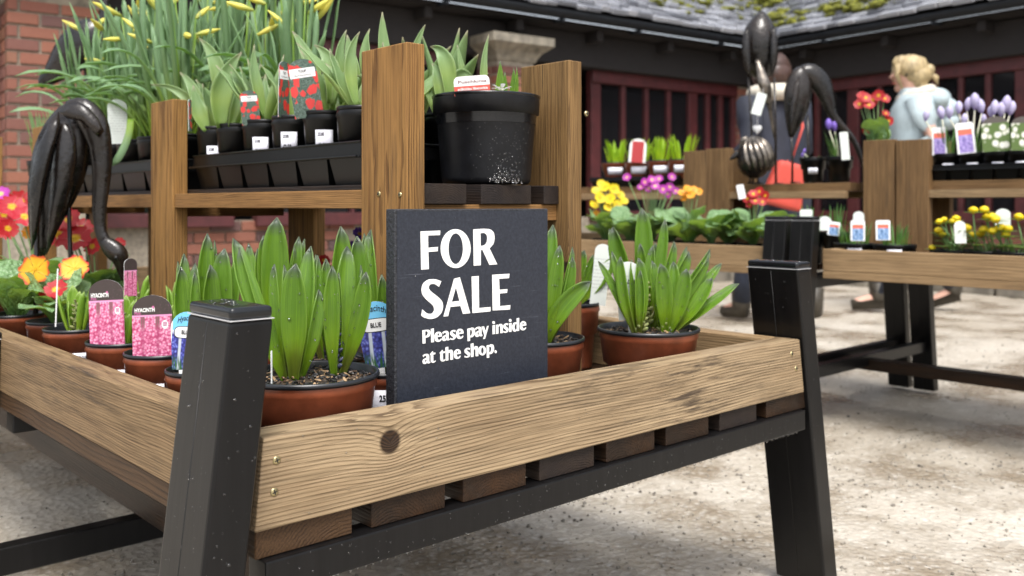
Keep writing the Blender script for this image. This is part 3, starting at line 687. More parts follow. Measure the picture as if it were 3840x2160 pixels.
def chips(n, rad, rnd, zc):
    "bark chips and fibres as three joined layers by colour"
    out = {}
    for nm, frac in (('bark_dark', .62), ('bark_brown', .2), ('bark_pale', .18)):
        mb = MB()
        for i in range(int(n * frac)):
            q = rnd.random() * 6.283; r = rad * math.sqrt(rnd.random()) * .97
            l = rnd.uniform(.004, .011) * (1.5 if nm == 'bark_pale' else 1); wd = l * rnd.uniform(.18, .75) if nm != 'bark_pale' else l * rnd.uniform(.08, .3); th = rnd.uniform(.0008, .002)
            M = Matrix.Translation((r*math.cos(q), r*math.sin(q), zc + rnd.uniform(.0, .006))) @ Euler((rnd.uniform(-.6, .6), rnd.uniform(-.6, .6), rnd.random()*6.28)).to_matrix().to_4x4()
            vs = [M @ V(p) for p in ((-l/2, -wd*.3, 0), (-l*.2, -wd/2, 0), (l*.4, -wd*.35, 0), (l/2, wd*.1, 0), (l*.15, wd/2, 0), (-l*.4, wd*.4, 0))]
            up = M.to_3x3() @ V((0, 0, th)); 
            mb.add(vs + [v + up for v in vs], [(5,4,3,2,1,0), (6,7,8,9,10,11)] + [(k, (k+1) % 6, 6+(k+1) % 6, 6+k) for k in range(6)])
        out[nm] = mb
    return out
def make_pot(T, c, rad, H, body='terracotta_plastic', rim='rim_plastic', nchips=0, soil=.84, rnd=random, drops=0, tilt=0):
    M = Matrix.Translation(c) @ Matrix.Rotation(rnd.random()*6, 4, 'Z')
    bm_, rm = pot_meshes(rad, H, body, rim)
    p = link('pot', bm_, T, M); link('rim', rm, p, M)
    sm = MB(); n = 28; zs = H * soil
    rings = [0, .35, .7, .92]
    vs = [V((0, 0, zs + .004))]
    for f in rings[1:]:
        for k in range(n): q = 2*math.pi*k/n; vs.append(V((rad*f*math.cos(q), rad*f*math.sin(q), zs + rnd.uniform(-.002, .003))))
    fs = [(0, 1 + k, 1 + (k+1) % n) for k in range(n)] + [(1+i*n+k, 1+(i+1)*n+k, 1+(i+1)*n+(k+1) % n, 1+i*n+(k+1) % n) for i in range(2) for k in range(n)]
    so_ = link('soil', MB().add(vs, fs).mesh('soil', MATS['compost'], True), T, Matrix.Translation(c))
    if nchips:
        for nm, mb in chips(nchips, rad * .9, rnd, zs).items(): link('bark_chips', mb.mesh('bark_chips', MATS[nm]), so_, Matrix.Translation(c), kind='stuff')
    if drops:
        db = MB()
        for i in range(drops):
            q = rnd.random() * 6.283; z = rnd.uniform(.2, .88) * H; rr = rad*.74 + (rad*.93 - rad*.74) * z / H + .002
            dome(db, V(c) + V((rr*math.cos(q), rr*math.sin(q), z)), (math.cos(q), math.sin(q), -.1), rnd.choice((.0009, .0013, .0018, .0026)), .55)
        link('water_drops', db.mesh('water_drops', MATS['water_drop'], True), p, kind='stuff')
    return p
def prof_w(kind, t):
    if kind == 'hy':
        a = .36 + .64 * (lambda q: q*q*(3 - 2*q))(min(1, t / .55))
        return a if t < .62 else a * max(0, 1 - ((t - .62) / .38) ** 2.3) ** .62
    if kind == 'tu':
        a = .42 + .58 * math.sin(min(1, t / .42) * math.pi / 2)
        return a if t < .42 else a * max(0, 1 - ((t - .42) / .58) ** 1.45)
    if kind == 'pr':
        a = .18 + .82 * max(0, min(1, (t - .12) / .5)) ** 1.2
        return a if t < .62 else a * max(0, 1 - ((t - .62) / .38) ** 2.4) ** .5
    return (.85 + .15 * t) if t < .82 else max(0, 1 - ((t - .82) / .18) ** 2) ** .6
def leaf_geo(P0, P1, Wd, bow=(0, 0, 0), face=None, kind='hy', nL=12, nW=5, cup=.35, wave=0, twist=0, droop=0, ph=0):
    P0, P1 = V(P0), V(P1); C = (P0 + P1) / 2 + V(bow); L = (P1 - P0).length
    face = V(face) if face is not None else (CAM - P0)
    vs, uv = [], []
    for i in range(nL + 1):
        t = i / nL; p = P0*(1-t)**2 + C*2*t*(1-t) + P1*t*t; tg = ((C - P0)*(1-t) + (P1 - C)*t).normalized()
        sd = tg.cross(face).normalized(); nr = sd.cross(tg)
        if twist:
            a = twist * t; sd, nr = sd*math.cos(a) + nr*math.sin(a), nr*math.cos(a) - sd*math.sin(a)
        wv = max(prof_w(kind, t) * Wd / 2, Wd * .012)
        cu = cup * (1 + .6 * max(0, t - .75) / .25) if kind == 'hy' else cup
        for j in range(nW + 1):
            s = 2 * j / nW - 1
            q = p + sd * (wv * s * (1 - .12 * cu * s * s)) + nr * (cu * wv * s * s)
            if wave: q += nr * (wave * wv * s * s * math.sin(t * 14 + ph + (2 if s > 0 else 0)))
            vs.append(q); uv.append((j / nW, t * .999 + .0005))
    k = nW + 1
    fs = [(i*k+j, i*k+j+1, (i+1)*k+j+1, (i+1)*k+j) for i in range(nL) for j in range(nW)]
    return vs, fs, uv
def add_leaf(T, mat, *a, drops=None, rnd=random, nd=0, solid=.0012, **kw):
    vs, fs, uv = leaf_geo(*a, **kw)
    o = link('leaf', MB().add(vs, fs, uv).mesh('leaf', MATS[mat], True), T)
    if solid:
        md = o.modifiers.new('thickness', 'SOLIDIFY'); md.thickness = solid; md.offset = 0
    if drops is not None and nd:
        for i in range(nd):
            f = rnd.choice(fs[len(fs)//4:]); p = sum((vs[i_] for i_ in f), V()) / 4
            n = (vs[f[1]] - vs[f[0]]).cross(vs[f[3]] - vs[f[0]]).normalized()
            if n.dot(CAM - p) < 0: n = -n
            dome(drops, p + n * solid * .6, n, rnd.choice((.0008, .0011, .0015, .0023)) * rnd.uniform(.7, 1.15), .5)
    return o
def text_mesh(body, bold=.0, spacing=1.0, shear=0):
    c = bpy.data.curves.new('lettering', 'FONT'); c.body = body; c.size = 1; c.offset = bold; c.space_character = spacing; c.shear = shear; c.resolution_u = 3
    o = bpy.data.objects.new('lettering', c); COL.objects.link(o)
    dg = bpy.context.evaluated_depsgraph_get(); me = bpy.data.meshes.new_from_object(o.evaluated_get(dg))
    bpy.data.objects.remove(o); bpy.data.curves.remove(c); return me
TXT = {}
def lettering(parent, body, O, X, Y, height, width=None, mat='ink', bold=.0, lift=.0004, shear=0, fn=None):
    "flat print: O = lower left corner, X and Y unit directions on the surface"
    key = (body, bold, shear)
    if key not in TXT: TXT[key] = text_mesh(body, bold, 1.0, shear)
    me = TXT[key].copy(); X, Y, O = V(X), V(Y), V(O); N_ = X.cross(Y)
    xs_ = [v.co.x for v in me.vertices]; 
    sy = height / .72; sx = (width / (max(xs_) - min(xs_))) if width else sy
    x0 = min(xs_)
    for v in me.vertices:
        a, b_ = (v.co.x - x0) * sx, v.co.y * sy
        v.co = fn(a, b_) if fn else O + X * a + Y * b_ + N_ * lift
    me.materials.clear(); me.materials.append(MATS[mat]); me.name = 'lettering'
    return link('lettering', me, parent)
# --- printed plant tags: flat plastic cards with rounded heads
def tagmat(name, build):
    m, t, b = nodes(name); g = NT(t); uv = g.uv(); u, v, _ = g.sep(uv); t.links.new(build(g, uv, u, v), b.inputs['Base Color']); b.inputs['Roughness'].default_value = .3
def florets(g, uv, sx, sy, dark, mid, lite):
    d = g.vor(g.vec('MULTIPLY', uv, (sx, sy, 1)), 1.0); n = g.noise(g.vec('MULTIPLY', uv, (sx*1.3, sy*1.3, 1)), 1.0, 4, .7, 2.0)
    return g.ramp(g.math('ADD', g.math('MULTIPLY', d, .55), g.math('MULTIPLY', n, .55)), [(.25, lite), (.5, mid), (.72, dark)])
def _pink(g, uv, u, v):
    f = florets(g, uv, 16, 26, (.40, .04, .13), (.70, .22, .38), (.88, .62, .70))
    sp = g.ramp(g.math('ABSOLUTE', g.math('SINE', g.math('ADD', g.math('MULTIPLY', u, 8.5), .9))), [(.3, 0), (.5, 1)])
    f = g.mix(g.math('MAXIMUM', sp, g.ramp(v, [(.42, 1), (.56, 0)])), (.07, .14, .08), f)
    f = g.mix(g.ramp(g.math('ABSOLUTE', g.math('SINE', g.math('ADD', g.math('MULTIPLY', u, 8.5), .9))), [(.0, .75), (.55, 0)]), f, (.33, .035, .12))
    scr = g.ramp(g.noise(g.vec('MULTIPLY', uv, (14, 22, 1)), 1.0, 4, .6, 3.0), [(.60, 0), (.66, .5)])
    top = g.mix(g.math('MULTIPLY', scr, g.ramp(u, [(.5, 0), (.8, 1)])), (.045, .032, .030), (.35, .16, .25))
    c = g.mix(g.ramp(v, [(.675, 0), (.678, 1)]), f, top); line = g.ramp(v, [(.655, 0), (.66, 1), (.68, 1), (.685, 0)])
    return g.mix(line, c, (.72, .30, .52))
tagmat('tag_pink', _pink)
def _blue(g, uv, u, v):
    f = florets(g, uv, 13, 20, (.012, .012, .11), (.055, .065, .36), (.24, .30, .66))
    sp = g.ramp(g.math('ABSOLUTE', g.math('SINE', g.math('ADD', g.math('MULTIPLY', u, 9.2), .2))), [(.25, 0), (.5, 1)])
    bgc = g.mix(g.noise(uv, 9, 3), (.35, .42, .5), (.58, .6, .66))
    f = g.mix(g.math('MULTIPLY', sp, g.ramp(v, [(.60, 1), (.66, 0)])), bgc, f)
    lf = g.ramp(g.noise(g.vec('MULTIPLY', uv, (22, 4, 1)), 1.0, 3), [(.4, 0), (.55, 1)])
    f = g.mix(g.math('MULTIPLY', lf, g.ramp(v, [(.12, 1), (.26, 0)])), f, (.025, .10, .025))
    sk = g.mix(g.ramp(v, [(.68, 0), (.685, 1)]), f, (.16, .50, .78))
    e = g.math('ABSOLUTE', g.math('SUBTRACT', u, .5))
    return g.mix(g.ramp(e, [(.44, 0), (.45, 1)]), sk, (.8, .82, .82))
tagmat('tag_blue', _blue)
def _tulip(g, uv, u, v):
    gr_ = g.ramp(g.noise(g.vec('MULTIPLY', uv, (10, 16, 1)), 1.0, 4, .7, 3.0), [(.35, (.012, .02, .012)), (.55, (.07, .12, .09)), (.7, (.30, .36, .34))])
    wob = g.noise(g.vec('MULTIPLY', uv, (5, 9, 1)), 1.0, 3); bl = g.ramp(g.math('ADD', g.vor(g.vec('MULTIPLY', uv, (3.2, 5.0, 1)), 1.0), g.math('MULTIPLY', g.math('SUBTRACT', wob, .5), .7)), [(.46, 1), (.49, 0)])
    return g.mix(bl, gr_, g.mix(g.noise(g.vec('MULTIPLY', uv, (9, 9, 1)), 1.0), (.50, .02, .02), (.68, .05, .04)))
tagmat('tag_tulip', _tulip)
def _redlab(g, uv, u, v): return g.mix(g.ramp(v, [(.50, 1), (.505, 0)]), (.82, .82, .80), (.60, .085, .06))
tagmat('tag_puschkinia', _redlab)
def _plainband(pic):
    def f(g, uv, u, v):
        e = g.ramp(g.math('ABSOLUTE', g.math('SUBTRACT', u, .5)), [(.38, 0), (.39, 1)])
        p = g.ramp(g.noise(g.vec('MULTIPLY', uv, (6, 8, 1)), 1.0, 4), pic)
        c = g.mix(g.ramp(v, [(.60, 0), (.61, 1)]), p, (.75, .16, .10)); c = g.mix(g.ramp(v, [(.78, 0), (.79, 1)]), c, (.82, .82, .82))
        return g.mix(g.math('MAXIMUM', e, g.ramp(v, [(.02, 1), (.03, 0)])), c, (.82, .82, .82))
    return f
tagmat('tag_crocus', _plainband([(.3, (.12, .10, .30)), (.5, (.30, .22, .55)), (.7, (.55, .48, .75))]))
tagmat('tag_muscari', _plainband([(.3, (.03, .07, .14)), (.5, (.16, .30, .55)), (.7, (.55, .66, .80))]))
def _snow(g, uv, u, v):
    p = g.ramp(g.vor(g.vec('MULTIPLY', uv, (4, 5, 1)), 1.0), [(.2, (.8, .8, .74)), (.42, (.7, .7, .6)), (.55, (.10, .16, .04))])
    return g.mix(g.ramp(v, [(.80, 0), (.81, 1)]), p, (.10, .085, .075))
tagmat('tag_snowwhite', _snow)
def _redcard(g, uv, u, v):
    e = g.ramp(g.math('ABSOLUTE', g.math('SUBTRACT', u, .5)), [(.34, 0), (.36, 1)]); return g.mix(g.math('MAXIMUM', e, g.ramp(v, [(.88, 0), (.9, 1)])), (.42, .04, .045), (.8, .8, .78))
tagmat('tag_redcard', _redcard)
def _infocard(g, uv, u, v):
    ln = g.math('MULTIPLY', g.ramp(g.math('FRACT', g.math('MULTIPLY', v, 17.)), [(.55, 0), (.6, 1)]), g.ramp(g.noise(g.vec('MULTIPLY', uv, (30, 17, 1)), 1.0, 2), [(.45, 0), (.55, .5)]))
    return g.mix(g.math('MULTIPLY', ln, g.ramp(v, [(.2, 0), (.25, 1), (.75, 1), (.8, 0)])), (.74, .78, .74), (.3, .3, .3))
tagmat('tag_info', _infocard)
def card(T, C, X, Y, wd, ht, mat, head='arch', th=.0009, taper=1.0, name='card'):
    "flat card: C = middle of its lower edge; X, Y unit directions"
    C, X, Y = V(C), V(X).normalized(), V(Y).normalized(); N_ = X.cross(Y); o = []
    if head == 'arch':
        sh = ht - wd * .42
        o = [(-wd/2*taper, 0), (wd/2*taper, 0), (wd/2, sh)] + [(wd/2*math.cos(q), sh + wd*.42*math.sin(q)) for q in [math.pi*k/12 for k in range(1, 12)]] + [(-wd/2, sh)]
    elif head == 'shoulder':      # arched head, narrower tapering body
        o = [(-wd*.36, 0), (wd*.36, 0), (wd*.5, ht*.72)] + [(wd*.5*math.cos(q), ht*.72 + ht*.28*math.sin(q)) for q in [math.pi*k/12 for k in range(1, 12)]] + [(-wd*.5, ht*.72)]
    else:
        r = wd * .14
        o = [(-wd/2, 0), (wd/2, 0)] + [(wd/2 - r + r*math.cos(q), ht - r + r*math.sin(q)) for q in (0, .4, .8, 1.2, 1.57)] + [(-wd/2 + r - r*math.sin(q), ht - r + r*math.cos(q)) for q in (0, .4, .8, 1.2, 1.57)]
    pts = [C + X*a + Y*b_ for a, b_ in o]; n = len(o)
    uv = [(a / wd + .5, max(b_ / ht, 1e-4)) for a, b_ in o]
    mb = MB().add([p + N_*th for p in pts], [tuple(range(n))], uv).add(pts, [tuple(reversed(range(n)))], uv)
    k = len(mb.v); mb.add([p + N_*th for p in pts] + pts, [(n+i, n+(i+1) % n, (i+1) % n, i) for i in range(n)])
    me = mb.mesh(name, MATS[mat]); me.materials.append(MATS['tag_white'])
    for i, pl in enumerate(me.polygons): pl.material_index = 0 if i == 0 else 1
    return link(name, me, T)
def facing(p, yaw=0, roll=0, lean=0):
    "X, Y directions of a card at p that faces the camera, turned by yaw, rolled by roll"
    v = V(p) - CAM; v.z = 0; v.normalize(); X = V((v.y, -v.x, 0))
    X = Matrix.Rotation(yaw, 3, 'Z') @ X; N_ = V((X.y, -X.x, 0)); Y = UP * math.cos(lean) - N_ * math.sin(lean)
    return (X*math.cos(roll) + Y*math.sin(roll)), (Y*math.cos(roll) - X*math.sin(roll))
def plant_tag(label, mat, xv, yv, d, wpx, hpx, head='arch', yaw=0, roll=0, texts=(), group=None, cat='plant label', extra=None):
    C = at(xv, yv, d=d); X, Y = facing(C, yaw, roll); wd, ht = pxm(wpx, d), pxm(hpx, d)
    T = thing('plant_label', label, cat, C, group)
    card(T, C, X, Y, wd, ht, mat, head); N_ = X.cross(Y)
    if d < 1.6: link('stake', MB().add([C + X*a + Y*b_ + N_*n_ for n_ in (.0002, .0007) for a, b_ in ((-.006, .004), (.006, .004), (.004, -.035), (-.004, -.035))], [(0,1,2,3), (7,6,5,4), (0,4,5,1), (1,5,6,2), (2,6,7,3), (3,7,4,0)]).mesh('stake', MATS['tag_white']), T)
    for body, u0, v0, hh, ww, mt, bold in texts:
        lettering(T, body, C + X*(u0 - .5)*wd + Y*v0*ht + N_*.001, X, Y, hh*ht, ww*wd, mt, bold)
    if extra: extra(T, C, X, Y, wd, ht, N_)
    return T
def sticker(pot_part, c, rad, H, ang, z, wd, ht, lines=(), k=.74, mat='label_white'):
    "price sticker wrapped round a pot wall"
    def P(a, b_, lift=.0008):
        zz = z + b_; rr = rad*k + (rad*.93 - rad*k)*zz/H + .0034 + lift; q = ang + a / rr
        return V(c) + V((rr*math.cos(q), rr*math.sin(q), zz))
    mb = MB(); n = 8; vs = [P(-wd/2 + wd*i/n, b_) for b_ in (0, ht) for i in range(n+1)]
    mb.add(vs, [(i, i+1, n+2+i, n+1+i) for i in range(n)]); s = link('price_sticker', mb.mesh('price_sticker', MATS[mat], True), pot_part)
    md = s.modifiers.new('thickness', 'SOLIDIFY'); md.thickness = .0003
    for body, u0, v0, hh, ww, bold in lines:
        lettering(s, body, (0, 0, 0), (1, 0, 0), (0, 1, 0), hh*ht, ww*wd, 'ink', bold, fn=lambda a, b_, u0=u0, v0=v0: P((u0 - .5)*wd + a, v0*ht + b_, .0013))
    return s
def cam_ang(c): v = CAM - V(c); return math.atan2(v.y, v.x)

# ------------------------------------------------------------------ hyacinths on our table
def bud_spike(T, p, h, r, mat, rnd, n=26):
    "spike of unopened florets"
    mb = MB(); q = 0
    for i in range(n):
        t = i / n; q += 2.4; rr = r * (1 - .55 * t) ; z = h * (.15 + .85 * t); s = r * (.62 - .25 * t)
        d = V((math.cos(q), math.sin(q), .55)).normalized(); M = d.to_track_quat('Z', 'Y').to_matrix().to_4x4()
        k = len(mb.v); mb.ball(V(p) + V((math.cos(q)*rr*.7, math.sin(q)*rr*.7, z)), (s*.6, s*.6, s*1.15), M, 7, 6)
        for j in range(k, len(mb.v)): mb.u[j] = (.5, .05 + .9 * ((j - k) // 7) / 6)
    link('flower_bud', mb.mesh('flower_bud', MATS[mat], True), T)
    link('stem', MB().tube([V(p) + V((0, 0, -.02)), V(p) + V((0, 0, h*.9))], [r*.4, r*.2], 7).mesh('stem', MATS['bud_green'], True), T)
def hyacinth(label, c, rad, H, bulbs, leaves, nchips=0, drops=40, seed=1, bud=None, mat='hyacinth_leaf', nd=9, body='terracotta_plastic'):
    """bulbs: list of (x, y) offsets from the pot centre; leaves: (bulb, tip column, tip row, width in view px, depth shift, side bow, turn of the blade)"""
    rnd = random.Random(seed); c = V((*c, ZS)); T = thing('potted_hyacinth', label, 'potted plant', c)
    p = make_pot(T, c, rad, H, nchips=nchips, rnd=rnd, drops=drops, body=body, soil=.91); db = MB(); sz = c.z + H * .91
    bulbs = [b_ if abs(b_[0]) < 1 else tuple((at(b_[0], b_[1], Z=sz) - c).xy) for b_ in bulbs]
    for (bi, xv, yv, wpx, dz, bow, turn) in leaves:
        B = V((c.x + bulbs[bi][0], c.y + bulbs[bi][1], sz)); d = depth(B) + dz
        tip = at(xv, yv, d=d); side = tip - B; side.z = 0
        P0 = B + side.normalized() * .006 + V((rnd.uniform(-.004, .004), rnd.uniform(-.004, .004), -.004))
        f = CAM - P0; f = Matrix.Rotation(turn, 3, 'Z') @ f
        add_leaf(T, mat, P0, tip, pxm(wpx, d) * 1.12, bow=RT * bow + UP * rnd.uniform(.0, .006) - FW * (.012 + .2 * dz), face=f, kind='hy', nL=14, cup=rnd.uniform(.35, .7), twist=rnd.uniform(-.4, .4), drops=db, rnd=rnd, nd=nd, solid=.0016)
    if bud:
        for (bi, h_, r_, m_) in bud: bud_spike(T, (c.x + bulbs[bi][0], c.y + bulbs[bi][1], sz), h_, r_, m_, rnd)
    if db.v: link('leaf_drops', db.mesh('leaf_drops', MATS['water_drop'], True), T, kind='stuff')
    return T, p, c
BR, BH = .086, .126; SR, SH = .055, .111
TF, pf, cf = hyacinth('large two-bulb hyacinth pot between the front leg and the sale board', (.138, .148), BR, BH, [(738, 958), (848, 946)], [
    (0, 587, 599, 50, .035, -.012, .35), (0, 602, 624, 30, .01, -.012, -.9), (0, 782, 619, 45, .04, .008, -.25), (0, 802, 728, 36, .015, .012, .5), (0, 715, 666, 22, .02, 0, .3),
    (0, 690, 664, 27, -.005, -.006, -.6), (0, 744, 663, 62, -.018, .002, .05), (0, 668, 780, 40, -.02, -.012, .4),
    (1, 873, 619, 50, .045, .004, .2), (1, 908, 667, 22, .02, .01, .9), (1, 852, 686, 20, .01, .004, -.5), (1, 800, 642, 24, .025, -.012, .5), (1, 836, 669, 40, -.01, -.004, .1), (1, 921, 684, 42, -.018, .016, -.2)],
    nchips=420, drops=90, seed=5, bud=[(1, .075, .008, 'bud_slate')])
TG, pg, cg = hyacinth('blue-budded hyacinth pot squeezed between sale board and the front bulb pot', (.276, .184), SR, SH, [(0, 0)], [
    (0, 917, 587, 34, .05, -.01, .3), (0, 933, 577, 38, .055, -.006, -.3), (0, 898, 594, 52, .0, -.016, .15), (0, 994, 609, 44, -.01, .012, -.25), (0, 1040, 640, 40, .03, .016, .2), (0, 960, 690, 30, -.02, 0, .1)], nchips=160, seed=8, bud=[(0, .12, .013, 'bud_slate')])
hyacinth('tall hyacinth pot in front of the second shelf post, widest pointed leaf', (.262, .452), SR, SH, [(0, 0)], [
    (0, 625, 611, 26, .03, -.01, .2), (0, 648, 625, 26, .02, -.008, .5), (0, 752, 595, 30, .03, .01, .1), (0, 766, 600, 18, .035, .012, -.5), (0, 740, 618, 18, .0, .008, .6), (0, 663, 592, 30, -.01, -.008, .1), (0, 697, 547, 64, -.012, .0, .02)], nchips=120, seed=9)
hyacinth('hyacinth pot right behind the front bulb pot, leaf leaning to the board', (.268, .318), SR, SH, [(.0, 0)], [
    (0, 857, 569, 50, .0, .012, .1), (0, 795, 640, 22, .0, -.004, .6), (0, 820, 650, 30, .02, .0, -.2), (0, 880, 650, 34, .02, .014, .2), (0, 770, 690, 26, -.01, -.01, .2)], nchips=140, seed=10)
T0, p0, c0 = hyacinth('hyacinth pot with small blue label beside the front leg', (.096, .345), SR, SH, [(-.012, .0), (.018, .012)], [
    (0, 463, 638, 34, .02, -.01, .2), (0, 448, 657, 16, .01, -.012, .8), (0, 491, 662, 32, .02, .0, -.4), (0, 490, 683, 22, -.01, .0, .2), (0, 454, 670, 42, -.015, -.012, .15),
    (1, 540, 605, 18, .03, .0, .6), (1, 522, 587, 42, .01, -.012, .2), (1, 565, 625, 54, .0, -.002, .05), (1, 598, 640, 30, .02, .012, -.3), (1, 529, 666, 46, -.02, -.004, .1)], nchips=100, seed=12)
TSg, psg, csg = hyacinth('hyacinth pot with a torn bent leaf right of the sale board', (.561, .181), .075, BH, [(.0, -.012)], [
    (0, 1391, 565, 34, .03, .0, .2), (0, 1330, 600, 34, .01, -.01, .2), (0, 1408, 617, 34, -.005, .004, .1), (0, 1440, 621, 24, .015, .012, .6), (0, 1440, 645, 24, -.005, .016, .3), (0, 1486, 708, 44, -.01, -.03, -.2)], nchips=300, drops=120, seed=14)
TN, pn, cn = hyacinth('large hyacinth pot with green flower buds by the far black leg', (.780, .136), BR, BH, [(-.032, -.012), (.02, -.018), (.03, .03)], [
    (0, 1505, 657, 18, .03, .004, .2), (0, 1539, 632, 20, .02, -.006, .2), (0, 1561, 645, 26, -.01, -.016, -.3), (0, 1589, 652, 20, .01, -.008, .6), (0, 1605, 649, 34, .0, .004, .2), (0, 1611, 680, 22, -.01, .006, -.6),
    (2, 1643, 617, 28, .01, -.01, -.2), (2, 1696, 607, 26, .0, .004, .5), (2, 1733, 632, 32, -.01, .01, .3), (2, 1786, 627, 22, .03, .018, .2), (2, 1782, 645, 26, .0, .02, .5), (2, 1815, 662, 24, .02, .02, -.2),
    (1, 1640, 655, 26, .01, -.006, .3), (1, 1694, 658, 30, .015, .006, .1), (1, 1661, 663, 42, -.018, .002, .05), (1, 1727, 676, 38, -.015, .012, -.2), (1, 1792, 699, 34, -.01, .016, -.4), (1, 1859, 713, 26, -.005, .004, -.5)],
    nchips=320, drops=150, seed=15, bud=[(0, .065, .010, 'bud_green'), (2, .085, .012, 'bud_green'), (1, .05, .010, 'bud_green')])
hyacinth('hyacinth pot with the tallest leaf, behind the green-budded pot', (.962, .272), SR, SH, [(-.025, 0)], [
    (0, 1542, 571, 42, .0, -.012, .1), (0, 1533, 575, 24, .02, -.02, .5), (0, 1614, 523, 44, .0, .002, .05), (0, 1673, 552, 26, .01, .008, .2), (0, 1610, 612, 26, -.02, .004, .1), (0, 1648, 610, 24, .01, .0, .4), (0, 1728, 620, 18, .02, .01, .2)], nchips=60, drops=30, seed=16, bud=[(0, .10, .012, 'bud_slate')])
hyacinth('hyacinth pot half hidden behind the right shelf post', (.918, .452), .060, .135, [(.0, 0)], [
    (0, 1513, 617, 16, .0, .01, .3), (0, 1493, 640, 18, .0, .0, .2), (0, 1546, 648, 34, -.02, .016, -.3), (0, 1470, 630, 30, .0, -.01, .2)], nchips=50, drops=50, seed=17)
# short budding hyacinths along the side rail
def short_hyacinth(label, xy, rad, H, seed, hgt_=.075, n=8, drops=40, group=None):
    rnd = random.Random(seed); c = V((*xy, ZS)); T = thing('potted_hyacinth', label, 'potted plant', c, group)
    p = make_pot(T, c, rad, H, nchips=70, rnd=rnd, drops=drops); sz = c.z + H*.82
    for i in range(n):
        q = i * 2 * math.pi / n + rnd.uniform(-.25, .25); o = V((math.cos(q), math.sin(q), 0))
        if o.dot(-FW) > .3: o = (o + FW * o.dot(-FW) * .9).normalized() * .7
        l = hgt_ * rnd.uniform(.85, 1.25)
        tip = V((c.x, c.y, sz)) + o * rnd.uniform(.018, .034) + UP * l
        add_leaf(T, 'hyacinth_short', V((c.x, c.y, sz - .003)) + o * .008, tip, rnd.uniform(.017, .023), bow=o * .008, face=-o + UP*.2, kind='hy', nL=9, nW=4, cup=.5, twist=rnd.uniform(-.4, .4), solid=.0014)
    bud_spike(T, (c.x, c.y, sz), hgt_ * .95, .010, 'bud_green', rnd, 20)
    return T, p, c
PR_ = [(.108, .532), (.104, .690), (.102, .912)]
labs = ['short hyacinth pot with the broad pink label nearest the blue one', 'short hyacinth pot holding the second broad pink label', 'short hyacinth pot with a clear plastic stake by the primroses']
smalls = [short_hyacinth(l, xy, SR, SH, 30 + i) for i, (l, xy) in enumerate(zip(labs, PR_))]
for i, (xy, l) in enumerate((((.235, .60), 'budding hyacinth pot in second row behind the pink-labelled pots'), ((.245, .78), 'budding hyacinth pot in second row before the second shelf post'), ((.225, .95), 'budding hyacinth pot in second row beside the metal crane'))):
    short_hyacinth(l, xy, SR, SH, 50 + i, .085)
# price stickers
for (T_, p_, c_), dz in ((smalls[0], .35), (smalls[1], .3), (smalls[2], -.2)):
    sticker(p_, c_, SR, SH, cam_ang(c_) - dz, .036, .042, .034, [('25281', .25, .66, .2, .5, .02), ('£3.00', .2, .12, .34, .62, .03)])
sticker(pg, cg, SR, SH, cam_ang(cg) + .0, .040, .046, .050, [('25281', .34, .70, .17, .44, .03), ('£3.00', .24, .26, .26, .60, .04)])
sticker(pf, cf, BR, BH, cam_ang(cf) - .15, .006, .05, .035)
# clear stake
sk = at(140, 822, d=1.60); tagp(link('plant_stake', MB().tube([sk, sk + V((.003, -.002, .10))], .0012, 6).mesh('plant_stake', MATS['tag_white']), None), 'thin pale plastic stake standing in the short hyacinth pot', 'stake')
# printed tags standing in the pots
def _logo(T, C, X, Y, wd, ht, N_):
    mb = MB(); q0 = C + X*wd*.32 + Y*ht*.52 + N_*.0013
    mb.add([q0 + X*wd*.085*math.cos(k*.5236) + Y*wd*.12*math.sin(k*.5236) for k in range(12)], [tuple(range(12))]); link('round_badge', mb.mesh('round_badge', MATS['tag_white']), T)
    mb = MB()
    for k in range(3): o_ = q0 + N_*.0004 + Y*wd*(.05 - .04*k); mb.add([o_ - X*wd*.05, o_ + X*wd*.05, o_ + X*wd*.05 + Y*wd*.022, o_ - X*wd*.05 + Y*wd*.022], [(0, 1, 2, 3)])
    link('badge_print', mb.mesh('badge_print', MATS['pink_ink']), T)
    fl = MB(); o_ = C + X*wd*.03 + Y*ht*.80 + N_*.0013
    fl.add([o_ + X*wd*.035*math.cos(k*.9) + Y*wd*.05*math.sin(k*.9) for k in range(7)], [tuple(range(7))]); link('flower_mark', fl.mesh('flower_mark', MATS['pink_ink']), T)
hy_txt = (('HYACINTH', .07, .735, .062, .50, 'white_paint', .035), ('Pink', .07, .69, .048, .16, 'pink_ink', .01))
plant_tag('broad brown and pink label on the pot next to the blue label', 'tag_pink', 385, 899, 1.385, 95, 157, 'arch', -.15, .02, hy_txt, extra=_logo)
plant_tag('broad brown and pink label on the pot farther from the blue label', 'tag_pink', 271, 868, 1.497, 83, 165, 'arch', -.25, .03, hy_txt, extra=_logo)
plant_tag('brown and pink label seen edge-on behind the crane head', 'tag_pink', 328, 745, 1.62, 34, 95, 'arch', .5, .0, ())
